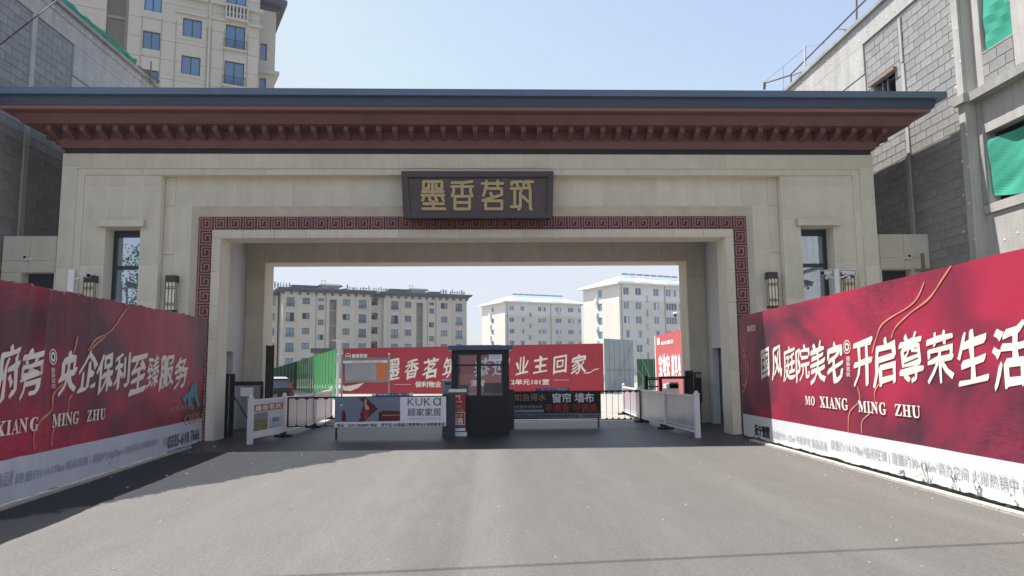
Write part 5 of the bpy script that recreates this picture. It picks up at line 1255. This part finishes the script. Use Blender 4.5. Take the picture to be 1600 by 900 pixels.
def tower(u0, u1, zb, zt2_, v0=3.5, v1=8):
    b = MB(); b.box(u0+.8, u1-.8, v0+.6, v1, zb, zt2_-.4); o = part('stair_house', b, 'beige', t, True)
    b = MB(); b.hexa([(u0, v0, zt2_-.4), (u1, v0, zt2_-.4), (u1, v1+.6, zt2_-.4), (u0, v1+.6, zt2_-.4), (u0+.5, v0+.5, zt2_), (u1-.5, v0+.5, zt2_), (u1-.5, v1, zt2_), (u0+.5, v1, zt2_)]); part('roof', b, 'roofdark', o, True)
    b = MB(); b.box((u0+u1)/2-.6, (u0+u1)/2+.9, v0+.52, v0+.599, zb+.3, zt2_-.7); part('window', b, 'aptglass2', o, True)
    b = MB(); m_ = (u0+u1)/2; b.box(m_-1.6, m_-1.52, v0+2, v0+2.08, zt2_, zt2_+.9); b.box(m_-.8, m_-.72, v0+2, v0+2.08, zt2_, zt2_+.9); b.box(m_-1.52, m_-.8, v0+2, v0+2.08, zt2_+.8, zt2_+.88); part('vent_frame', b, 'steel', o, True)
zT = uvz(515, 443.5, P0, 3.5)[1]
tower(u(497, 3.5), u(536, 3.5), eav+.8, zT); tower(u(638, 3.5), u(671, 3.5), eav+.8, zT-.1)
def pergola(pa, pc, zt2_, v0=3.):
    a, c = u(pa, v0), u(pc, v0)
    b = MB(); b.box(a, c, v0, v0+3, zt2_-.35, zt2_)
    for k in range(4): x_ = a+.4+k*(c-a-1.1)/3; b.box(x_, x_+.3, v0+.4, v0+.7, eav+.8, zt2_-.35)
    part('pergola', b, 'roofdark', t, True)
pergola(455, 497, zT-.55); pergola(536, 541, zT-.9); pergola(608, 638, zT-.5); pergola(671, 688, zT-.75)
# clutter and railings along the roof edge
for pa, pc in ((427, 455), (541, 560), (562, 580), (583, 607), (688, 700), (703, 728)):
    a, c = u(pa, 2.), u(pc, 2.); n_ = max(3, int((c-a)/.55)); b = MB()
    for k in range(n_): x_ = a+k*(c-a)/n_; hh_ = random.uniform(.8, 1.35); b.box(x_, x_+random.uniform(.08, .3), 2., 2.2, eav+.8, eav+.8+hh_)
    b.box(a, c, 2.01, 2.08, eav+1.4, eav+1.5); part('roof_rack', b, 'steel', t, True)

# --- white blocks on the right
def white_block(P0, label, pxs, corner, right, leftface, wcols, scol, yrow, eave_px, ridge, wtop, solar, upper=3.0):
    t = local_root('apartment_block', label, P0)
    u = lambda px, py=yrow[0]: uu(px, py, P0)
    uc, ur = u(corner), u(right)
    C0 = Vector(P0[:2])+UD*uc; W = V(leftface, yrow[0], C0, C0+VD); dep = (Vector((W.x, W.y))-C0).dot(VD)
    z0 = uvz(corner+20, yrow[1], P0)[1]; z1 = uvz(corner+20, yrow[0], P0)[1]; ez = uvz(corner, eave_px, P0)[1]
    ws = []
    for a, c, lf in wcols:
        for k in range(-5, 1): ws.append((u(a), u(c), z0+fl*k, z1+fl*k, lf))
    for k in range(-5, 0): ws.append((u(scol[0]), u(scol[1]), z0+fl*k+1.45, z1+fl*k+1.45, 2))
    zs_ = z0-1.1
    for zz0, zz1, mm in ((0, zs_, 'sage'), (zs_, ez, 'offw')):
        b = MB(); grid_wall(b, uc, ur, zz0, zz1, ws, 0, .3); part('front_wall', b, mm, t, True)
    # side wall with its own windows
    vm = dep*.52; sh = [(vm-.8, vm+.8, z0+fl*k, z1+fl*k) for k in range(-5, 1)]
    for zz0, zz1, mm in ((0, zs_, 'sage'), (zs_, ez, 'offw')):
        tmp = MB(); grid_wall(tmp, .301, dep, zz0, zz1, sh, 0, .3); b = MB()
        for f in range(0, len(tmp.v), 8):
            Q = tmp.v[f:f+8]; b.box(uc, uc+.3, min(p[0] for p in Q), max(p[0] for p in Q), min(p[2] for p in Q), max(p[2] for p in Q))
        part('side_wall', b, mm, t, True)
    b = MB(); b.box(uc+1., ur-.05, 1., dep-.05, 0, ez-.02); b.box(ur-.3, ur, .301, dep, 0, ez-.01); part('inner_core', b, 'void', t, True)
    for (a, c, h0, h1, lf) in ws:
        f = win(t, a, c, h0, h1, .12, 'aptglass2', leaf=lf, framem='white', ft=.09)
        if random.random() < .35: b = MB(); sh_ = random.choice((0, 1)); b.box(.12+sh_*(c-a)*.45, .12+sh_*(c-a)*.45+(c-a)*.3, .034, .039, .12, (h1-h0)-.12); part('curtain', b, 'white', f, True)
        if lf > 2 and random.random() < .3: b = MB(); b.box(.5, c-a-.3, -.6, -.13, -.5, -.1); part('air_conditioner', b, 'white', t, True, (a, .0, h0))
    for a, c, h0, h1 in sh:
        b = MB(); b.box(uc+.12, uc+.2, a, c, h0, h1); b.box(uc+.1, uc+.119, (a+c)/2-.04, (a+c)/2+.04, h0, h1); part('window', b, 'aptglass2', t, True)
        b = MB(); b.box(uc-.5, uc-.01, c-.2, c+.8, h0-.9, h0-.2); part('air_conditioner', b, 'white', t, True)
    for k in range(2): b = MB(); xx = uc+(ur-uc)*(.58 if k else .02)+.1; b.box(xx, xx+.12, -.12, 0, 0, ez); part('downpipe', b, 'steel', t, True)
    b = MB(); o = .9; b.box(uc-o, ur+o, -o, dep+o, ez, ez+.35); part('eave', b, 'offw', t, True)
    zr = uvz(ridge[0], ridge[1], P0, dep/2)[1]; ra = uu(ridge[0], ridge[1], P0, dep*.4); rb = uu(ridge[2], ridge[3], P0, dep*.4)
    v0_, v1_ = -o, dep+o; m_ = (v0_+v1_)/2; ra = uc+dep*.35; rb = max(rb, ur-2)
    q = MB(); q.v = [(uc-o, v0_, ez+.35), (ur+o, v0_, ez+.35), (ur+o, v1_, ez+.35), (uc-o, v1_, ez+.35), (ra, m_, zr), (rb, m_, zr)]
    q.f = [(0, 1, 5, 4), (2, 3, 4, 5), (3, 0, 4), (1, 2, 5)]; q.m = [0]*4; part('roof', q, 'roofpale', t, True)
    def rp_(uf, s_, off=.06):    # point on the front slope
        uu_ = (uc-o)+(ur+o-uc+o)*uf; ut_ = ra+(rb-ra)*uf; return (uu_+(ut_-uu_)*s_, v0_+(m_-v0_)*s_-off*.5, ez+.35+(zr-ez-.35)*s_+off)
    for f0, f1, mm in wtop:
        q = MB(); q.quad(rp_(f0, .08), rp_(f1, .08), rp_(f1, .85), rp_(f0, .85)); part('roof_patch', q, mm, t, True)
    for k in range(solar):
        xx = ra+.6+k*(rb-ra-2.5)/max(1, solar-1); q = MB(); q.tube((xx, m_-.6, zr+.45), (xx+1.5, m_-.6, zr+.45), .22, 8); so = part('solar_tank', q, 'steel', t, True)
        q = MB(); q.hexa([(xx, m_-2.0, zr-.55), (xx+1.5, m_-2.0, zr-.55), (xx+1.5, m_-1.95, zr-.55), (xx, m_-1.95, zr-.55), (xx, m_-.75, zr+.35), (xx+1.5, m_-.75, zr+.35), (xx+1.5, m_-.7, zr+.35), (xx, m_-.7, zr+.35)]); part('collector', q, 'roofblue', so, True)
    return t
Z7 = lambda x: 740+x/7.2
white_block((6.91, 171.19), 'distant white apartment block with blue roof patches seen in the middle of the gateway', None, 789, 908, 753,
            [(Z7(403), Z7(458), 2), (Z7(528), Z7(572), 2), (Z7(725), Z7(765), 2), (Z7(772), Z7(815), 2), (Z7(920), Z7(988), 3), (Z7(1060), Z7(1125), 3), (Z7(1175), Z7(1207), 2)], (Z7(615), Z7(652)), (478, 485.5), 472.5, (787, 462, 883, 465), [(.14, .34, 'roofblue'), (.56, .74, 'roofblue')], 9)
Z5 = lambda x: 900+x/5.327
white_block((29.48, 133.34), 'nearer white apartment block with a hipped roof right of centre in the gateway', None, 967, 1085, 911,
            [(Z5(393), Z5(440), 2), (Z5(492), Z5(543), 2), (Z5(643), Z5(688), 2), (Z5(745), Z5(835), 4), (Z5(852), Z5(905), 2)], (Z5(578), Z5(597)), (449, 461), 443.5, (958, 431, 1063, 437), [(.02, .2, 'roofblue'), (.25, .42, 'roofpink'), (.62, .8, 'roofblue')], 8)
# horizon scrub between blocks
t = thing('distant_trees', 'hazy far line of trees and roofs on the horizon between the apartment blocks', 'trees', (10, 260, 0)); del t['category']; t['kind'] = 'stuff'
bpy.data.objects.remove(t)

# ================================================================ UNFINISHED BLOCKWORK BUILDINGS EACH SIDE
BW, BH = .45, .22
bmesh_cache = {}
def block_mesh(wd, ht):
    key = (round(wd, 2), round(ht, 2))
    if key not in bmesh_cache:
        c = .005; q = MB(); q.v = [(.0, 0, 0), (.0, wd, 0), (.0, wd, ht), (.0, 0, ht), (-.013, c, c), (-.013, wd-c, c), (-.013, wd-c, ht-c), (-.013, c, ht-c)]
        q.f = [(4, 5, 6, 7), (0, 1, 5, 4), (1, 2, 6, 5), (2, 3, 7, 6), (3, 0, 4, 7)]; q.m = [0]*5; bmesh_cache[key] = q.mesh('block', ['block'])
    return bmesh_cache[key]
def blockwork(root, xw, s, y0, y1, z0, z1, holes=(), near=None, limit=298):
    """s=-1: face looks towards +x (left building); s=+1: face looks towards -x"""
    cells = []; r = 0; z = z0
    while z < z1-.03:
        h = min(BH, z1-z)-.012; y = y0-(BW/2 if r % 2 else 0)
        while y < y1-.02:
            a = max(y, y0); c = min(y+BW, y1)-.012
            if c-a > .05 and not any(h0 < (a+c)/2 < h1 and g0 < z+h/2 < g1 for h0, h1, g0, g1 in holes): cells.append((a, z, c-a, h))
            y += BW
        z += BH; r += 1
    cells.sort(key=lambda q: (Vector((xw, q[0], q[1]))-CAM).length if near is None else near(q))
    rest = MB()
    for i, (y, z, wd, h) in enumerate(cells):
        jit = random.uniform(-.004, .004)
        if i < limit:
            if s > 0: link('block', block_mesh(wd, h), root, True, (xw+jit-root.location.x, y-root.location.y, z))
            else: link('block', block_mesh(wd, h), root, True, (xw+jit-root.location.x, y+wd-root.location.y, z), (0, 0, math.pi))
        else:
            a, c = (xw-.02, xw) if s > 0 else (xw, xw+.02); rest.box(a+jit, c+jit, y, y+wd, z, z+h)
    if rest.v: o = part('blockwork', rest, 'block', root); o['kind'] = 'stuff'

# right-hand building
XR = 11.25
t = thing('unfinished_building', 'raw grey blockwork building with green netted openings rising on the right', 'building', (13, 2, 0))
wy0, wy1, wz0, wz1 = X(1398, 108, XR).y, X(1366, 135, XR).y, 8.3, X(1396, 113, XR).z
b = MB(); tmp = MB(); grid_wall(tmp, -1.09, 14, 0, 10.9, [(wy0, wy1, wz0, wz1)], 0, .25)
for f in range(0, len(tmp.v), 8): Q = tmp.v[f:f+8]; b.box(XR+.0, XR+.25, min(p[0] for p in Q), max(p[0] for p in Q), min(p[2] for p in Q), max(p[2] for p in Q))
part('mortar_wall', b, 'mortar', t)
yj = 2.85
blockwork(t, XR, 1, -1.07, yj, 2.4, 10.88, [(wy0-.05, wy1+.05, wz0, wz1+.08)], near=lambda q: -q[1]+abs(q[0]+.3)*1.2)
b = MB(); b.box(XR-.045, XR-.003, yj, 9.0, 6.2, 9.95); part('concrete_wall', b, 'concretel', t); b = MB(); b.box(XR-.06, XR-.003, yj-.0, 9.0, 9.98, 10.86); part('concrete_wall', b, 'concretel', t)
b = MB(); b.box(XR-.05, XR-.003, -1.33, 9.0, 10.88, 11.52); bb_ = part('roof_beam', b, 'concretel', t)
b = MB(); b.box(XR-.14, XR+.3, -14, 9.05, 11.53, 11.64); part('coping', b, 'concrete', t)
b = MB(); b.box(XR-.07, XR-.002, -1.30, -1.08, 0, 10.87); b.box(XR-.001, XR+.55, -1.31, -1.10, 0, 11.5); part('corner_column', b, 'concretel', t)
b = MB(); b.box(XR-.045, XR-.004, .62, .74, 2, 7.2) if False else b.box(XR-.055, XR-.004, 1.0, 1.14, 2.0, 7.0); part('column', b, 'concretel', t)
p0, p1 = X(1407, 28, XR), X(1412, 97, XR); b = MB(); b.box(XR-.06, XR-.021, p1.y-.05, p1.y+.05, p1.z, p0.z); part('conduit', b, 'concretel', t)
b = MB(); b.box(XR-.05, XR-.023, p1.y-.07, p1.y+.07, 7.0, p1.z-.05); part('column', b, 'concretel', t)
b = MB(); b.box(XR-.12, XR+.2, wy0-.12, wy1+.1, wz1, wz1+.09); part('lintel', b, 'wood', t)
b = MB(); b.box(XR+.9, XR+1., wy0-1, wy1+1, 7.5, 10.5); part('dark_room', b, 'void', t); b = MB(); b.box(XR+.05, XR+.1, wy1-.35, wy1-.3, wz0, wz1); b.box(XR+.05, XR+.1, wy1-.6, wy1-.55, wz0, wz1); part('window_post', b, 'steel', t)
b = MB(); b.box(XR+1.1, XR+8, -14, 9, 0, 11.4); part('inner_core', b, 'void', t)
b = MB(); b.box(XR+.2, XR+8.1, -14.25, -14.003, 0, 11.52); part('end_wall', b, 'concretel', t)
# recessed street front, nearer the camera
XF = 11.47
FA, FB = (XF, 0), (XF, -5)
def ry(px, py): return X(px, py, XF)
wu = (min(ry(1530, 40).y, -1.40), ry(1581, 40).y)
uh = (min(wu), max(wu), ry(1536, 78).z-.05, 12.0)
l0 = min(ry(1542, 250).y, -1.42); lh = (ry(1600, 250).y-1.5, l0, ry(1553, 316).z, ry(1541, 207).z)
hol = [(uh[0], uh[1], uh[2], 11.3), (lh[0], lh[1], lh[2], lh[3])]
b = MB(); tmp = MB(); grid_wall(tmp, -14, -1.312, 0, 11.5, hol, 0, .25)
for f in range(0, len(tmp.v), 8): Q = tmp.v[f:f+8]; b.box(XF, XF+.25, min(p[0] for p in Q), max(p[0] for p in Q), min(p[2] for p in Q), max(p[2] for p in Q))
part('street_wall', b, 'concretel', t)
zled = ry(1540, 146).z
b = MB(); b.box(XF-.2401, XF-.003, -14, -1.32, zled-.10, zled+.10); b.box(XR-.16, XF-.24, -1.40, -1.0, zled-.11, zled+.09); part('ledge', b, 'concrete', t)
b = MB(); b.box(XF-.05, XF-.004, -14, -1.33, lh[2]-.22, lh[2]-.02); part('sill_beam', b, 'concretel', t)
for (a, c) in ((uh[0], uh[1]),):       # blocks under the upper opening
    z = zled+.12; r = 0
    while z < uh[2]-.05:
        y = a-(.25 if r % 2 else 0)
        while y < c:
            y0_, y1_ = max(a, y), min(c, y+.5)-.014
            if y1_-y0_ > .06: link('block', block_mesh(y1_-y0_, min(.26, uh[2]-z)-.012), t, True, (XF-.004-t.location.x, y0_-t.location.y, z))
            y += .5
        z += .26; r += 1
def net(root, y0, y1, z0, z1, x, n=14, zc=None):
    q = MB()
    for i in range(n+1):
        for j in range(n+1):
            y = y0+(y1-y0)*i/n; zz_ = z0+(z1-z0)*j/n; o = .09*noise.noise((y*1.1, zz_*.8, 2.))+.035*noise.noise((y*2.2+zz_*3.2, zz_*.9, 5.))+.05*math.sin(i/n*math.pi)
            if zc: zz_ += zc(i/n, j/n)
            q.v.append((x+o, y, zz_))
    for i in range(n):
        for j in range(n): a_ = i*(n+1)+j; q.f.append((a_, a_+n+1, a_+n+2, a_+1)); q.m.append(0)
    return part('green_net', q, 'net', root)
net(t, uh[0]+.03, uh[1]-.05, uh[2]+.06, 11.3, XF+.1, zc=lambda i, j: (-.02-.0*i)*(1-j))
net(t, lh[0], lh[1]-.02, lh[2]+.12, lh[3]-.12, XF+.08, n=22, zc=lambda i, j: .14*math.sin(i*7)*(1-j)*.5+.12*j*math.sin(i*3+2)*.4)
# column beside the openings
b = MB(); b.box(XF-.03, XF-.006, l0+.15, -1.32, lh[2]-.02, zled-.101); part('pilaster', b, 'concrete', t)
b = MB(); b.box(XF-.05, XF-.007, l0, l0+.14, lh[2], zled-.102); part('pilaster', b, 'concrete', t)
def dots(root, X_, sgn, regs, n, seed=1):
    rr = random.Random(seed); q = MB().ball((0, 0, 0), .028, n=6, k=4, sq=(.35, 1, 1)); me = q.mesh('anchor_dot', ['dot'])
    for (y0, y1, z0, z1) in regs:
        k = 0
        yy = y0
        while yy < y1:
            for zq in ((z0+(z1-z0)*.25), (z0+(z1-z0)*.72)):
                link('anchor_dot', me, root, True, (X_-root.location.x, yy+rr.uniform(-.08, .08)+(.2 if zq > (z0+z1)/2 else 0)-root.location.y, zq+rr.uniform(-.05, .05)))
            yy += .45
dots(t, XR-.055, 1, [(-1.1, 8.8, 10.95, 11.5)], 0, 3); dots(t, XR-.062, 1, [(3.0, 8.6, 10.0, 10.8)], 0, 4)
dots(t, XF-.004, 1, [(-6.5, -1.9, 2.9, lh[2]-.3)], 0, 5); dots(t, XR-.075, 1, [(-1.22, -1.14, z, z+.5) for z in (3.5, 4.3, 5.1, 5.9, 6.7, 7.6, 8.4, 9.2, 10.0)], 0, 8)
# scaffold pipes on the right roof
t = thing('scaffold_rail', 'steel scaffold pipes and posts along the roof edge of the right unfinished building', 'scaffold', (XR, 8, 11.6))
def pipe(a, b_, r=.028, mt='rust', nm='pipe'): q = MB(); q.tube(a, b_, r, 7); part(nm, q, mt, t)
xq = XR-.1
pipe(X(1236, 116, xq), X(1355, 0, xq)+Vector((0, -4, .1)))
pipe(X(1195, 130, xq-.4)+Vector((0, 0, 0)), X(1237, 117, xq)); pipe(X(1194, 140, xq-.4), X(1195, 128, xq-.4), .05)
pipe(X(1236, 133, xq), X(1236, 116, xq)); pipe(X(1258, 108, xq), X(1258, 72, xq), .04, 'white'); pipe(X(1338.5, 30, xq), X(1338.5, -4, xq)); pipe(X(1236, 119, xq), X(1260, 109, xq), .022); pipe(X(1310, 45, xq), X(1321, 46, xq), .02)
pipe(X(1321, 46, xq), X(1319, 56, xq), .02)
pipe(X(1196, 127, xq-.4), X(1258, 75, xq), .006); pipe(X(1258, 73, xq), X(1290, 68, xq), .006); pipe(X(1224, 140, xq-.1), X(1224, 103, xq-.1), .006)

# left-hand building
XLb = -11.3
t = thing('unfinished_building', 'raw grey blockwork building in shade rising on the left behind the hoarding', 'building', (-13, 2, 0))
b = MB(); b.box(XLb-.25, XLb, -2, 9, 0, 10.72); part('mortar_wall', b, 'mortar', t)
blockwork(t, XLb, -1, -1.4, 2.88, 4.0, 10.70, near=lambda q: -q[1]-q[0]*.3)
b = MB(); b.box(XLb+.003, XLb+.05, 2.9, 9, 4, 9.80); part('concrete_wall', b, 'concretel', t)
b = MB(); b.box(XLb+.003, XLb+.045, 3.5, 6.5, 4, 9.75) if False else b.box(XLb+.003, XLb+.06, 2.9, 9, 9.83, 10.70); part('concrete_wall', b, 'concretel', t)
b = MB(); b.box(XLb+.003, XLb+.05, -2, 9, 10.72, 10.88); part('roof_beam', b, 'concretel', t)
b = MB(); b.box(XLb-.25, XLb+.03, -2, 9, 10.9, 11.22); b.box(XLb-.25, XLb+.055, -2, 9, 11.225, 11.42); part('roof_beam', b, 'concretel', t)
b = MB(); b.box(XLb-.25, XLb+.16, -2, 9.05, 11.43, 11.53); part('coping', b, 'concrete', t)
b = MB(); b.box(XLb+.003, XLb+.055, 1.06, 1.24, 4, 10.71); part('column', b, 'concretel', t)
b = MB(); b.box(XLb-8, XLb-.26, -2, 9, 0, 11.4); part('inner_core', b, 'void', t)
b = MB(); b.box(XLb-8.1, XLb-.0, -2.25, -2.003, 0, 11.42); part('end_wall', b, 'concretel', t)
dots(t, XLb+.06, -1, [(-1.1, 8.8, 10.95, 11.4)], 0, 6); dots(t, XLb+.065, -1, [(3.0, 8.6, 9.9, 10.65), (3.1, 3.4, 9.0, 9.7)], 0, 7)
p0, p1 = X(98, 0, XLb+.1), X(215, 105, XLb+.1)
q = MB(); n_ = 60
for i in range(n_+1):
    for j in range(5):
        tt = i/n_; y = -1+(p1.y+1.0)*tt; q.v.append((XLb-.05+.08*noise.noise((y*2, j*.6, 4.))+.03*j, y, 11.54+(.24+.05*noise.noise((y*1.2, 0, 3.)))*j/4+.04*noise.noise((y*3, j, 1.))))
for i in range(n_):
    for j in range(4): a_ = i*5+j; q.f.append((a_, a_+1, a_+6, a_+5)); q.m.append(0)
gn = part('safety_net', q, 'net', None); gn['label'] = 'bright green netting bundled along the left building roof edge'; gn['category'] = 'netting'
t = thing('scaffold_rail', 'short scaffold pipes at the end of the green netting on the left roof', 'scaffold', (XLb, 7, 11.5))
pipe(X(150, 45, XLb), X(212, 104, XLb), .02); pipe(X(212, 92, XLb), X(210, 118, XLb), .03); pipe(X(214, 102, XLb), X(250, 128, XLb+.5), .03); pipe(X(222, 115, XLb), X(243, 131, XLb+.4), .025); pipe(X(236, 96, XLb+.3), X(235, 132, XLb+.3), .025)

# ================================================================ CABLES
def cable(name, label, a, b_, sag, r):
    q = MB(); n_ = 16; P = []
    for i in range(n_+1):
        tt = i/n_; p = Vector(a).lerp(Vector(b_), tt); p.z -= sag*4*tt*(1-tt); P.append(p)
    for i in range(n_): q.tube(P[i], P[i+1], r, 6)
    o = part(name, q, 'black', None); o['label'] = label; o['category'] = 'cable'; return o
A = G(560, 896); B = G(1599, 848); d = (B-A); K = 9.0
sh = Vector((-.42, .12, 1))*K
cable('overhead_cable', 'black overhead cable whose thin shadow crosses the road at the bottom', A+sh-d*2.2, B+sh+d*1.6, .05, .017)
a = X(0, 70, -10.9); b_ = X(90, 0, -10.4); dd = b_-a
cable('overhead_cable', 'thin black cable slanting across the left blockwork building', a-dd*.7, b_+dd*3., .0, .014)

# ================================================================ TREE BEHIND THE CAMERA, mirrored in the left wing window
tr = thing('roadside_tree', 'leafy green roadside tree mirrored in the tall left window', 'tree', (-19.2, -21.8, 0))
q = MB(); q.tube((0, 0, 0), (0.1, 0, 3.2), .2, 10, r2=.13); q.tube((.1, 0, 3.2), (.8, .3, 5.2), .1, 8, r2=.04); q.tube((.1, 0, 3.0), (-.7, -.2, 5.4), .1, 8, r2=.04); q.tube((.1, 0, 3.2), (.1, .3, 6.6), .1, 8, r2=.03); part('trunk', q, 'bark', tr, True)
q = MB(); rr = random.Random(5)
cl = [(rr.gauss(0, 1.3), rr.gauss(0, 1.3), 3.4+4.8*rr.random()**.9) for _ in range(44)]
for cx_, cy2, cz_ in cl:
    for _ in range(95):
        v_ = Vector((rr.gauss(0, .38), rr.gauss(0, .38), rr.gauss(0, .32)))+Vector((cx_, cy2, cz_)); e1 = Vector((rr.uniform(-1, 1), rr.uniform(-1, 1), rr.uniform(-1, 1))).normalized()*.10; e2 = e1.cross(Vector((rr.uniform(-1, 1), rr.uniform(-1, 1), rr.uniform(-1, 1)))).normalized()*.05
        q.poly([v_-e1, v_+e2, v_+e1, v_-e2])
part('crown', q, 'crown', tr, True)

# ================================================================ HAZE
hz = MB(); hz.box(-640, 640, -240, 940, -1.2, 46); me = hz.mesh('haze', []); hm = bpy.data.materials.new('haze_air'); hm.use_nodes = True; hn_ = hm.node_tree; hn_.nodes.clear()
ho = hn_.nodes.new('ShaderNodeOutputMaterial'); hv = hn_.nodes.new('ShaderNodeVolumePrincipled'); hv.inputs['Density'].default_value = .00045; hv.inputs['Color'].default_value = (.86, .89, .93, 1); hv.inputs['Anisotropy'].default_value = .2
hn_.links.new(hv.outputs[0], ho.inputs['Volume']); me.materials.append(hm); o = link('haze', me); o['kind'] = 'stuff'; o['label'] = 'thin pale summer haze over the whole scene'
bpy.context.view_layer.update()
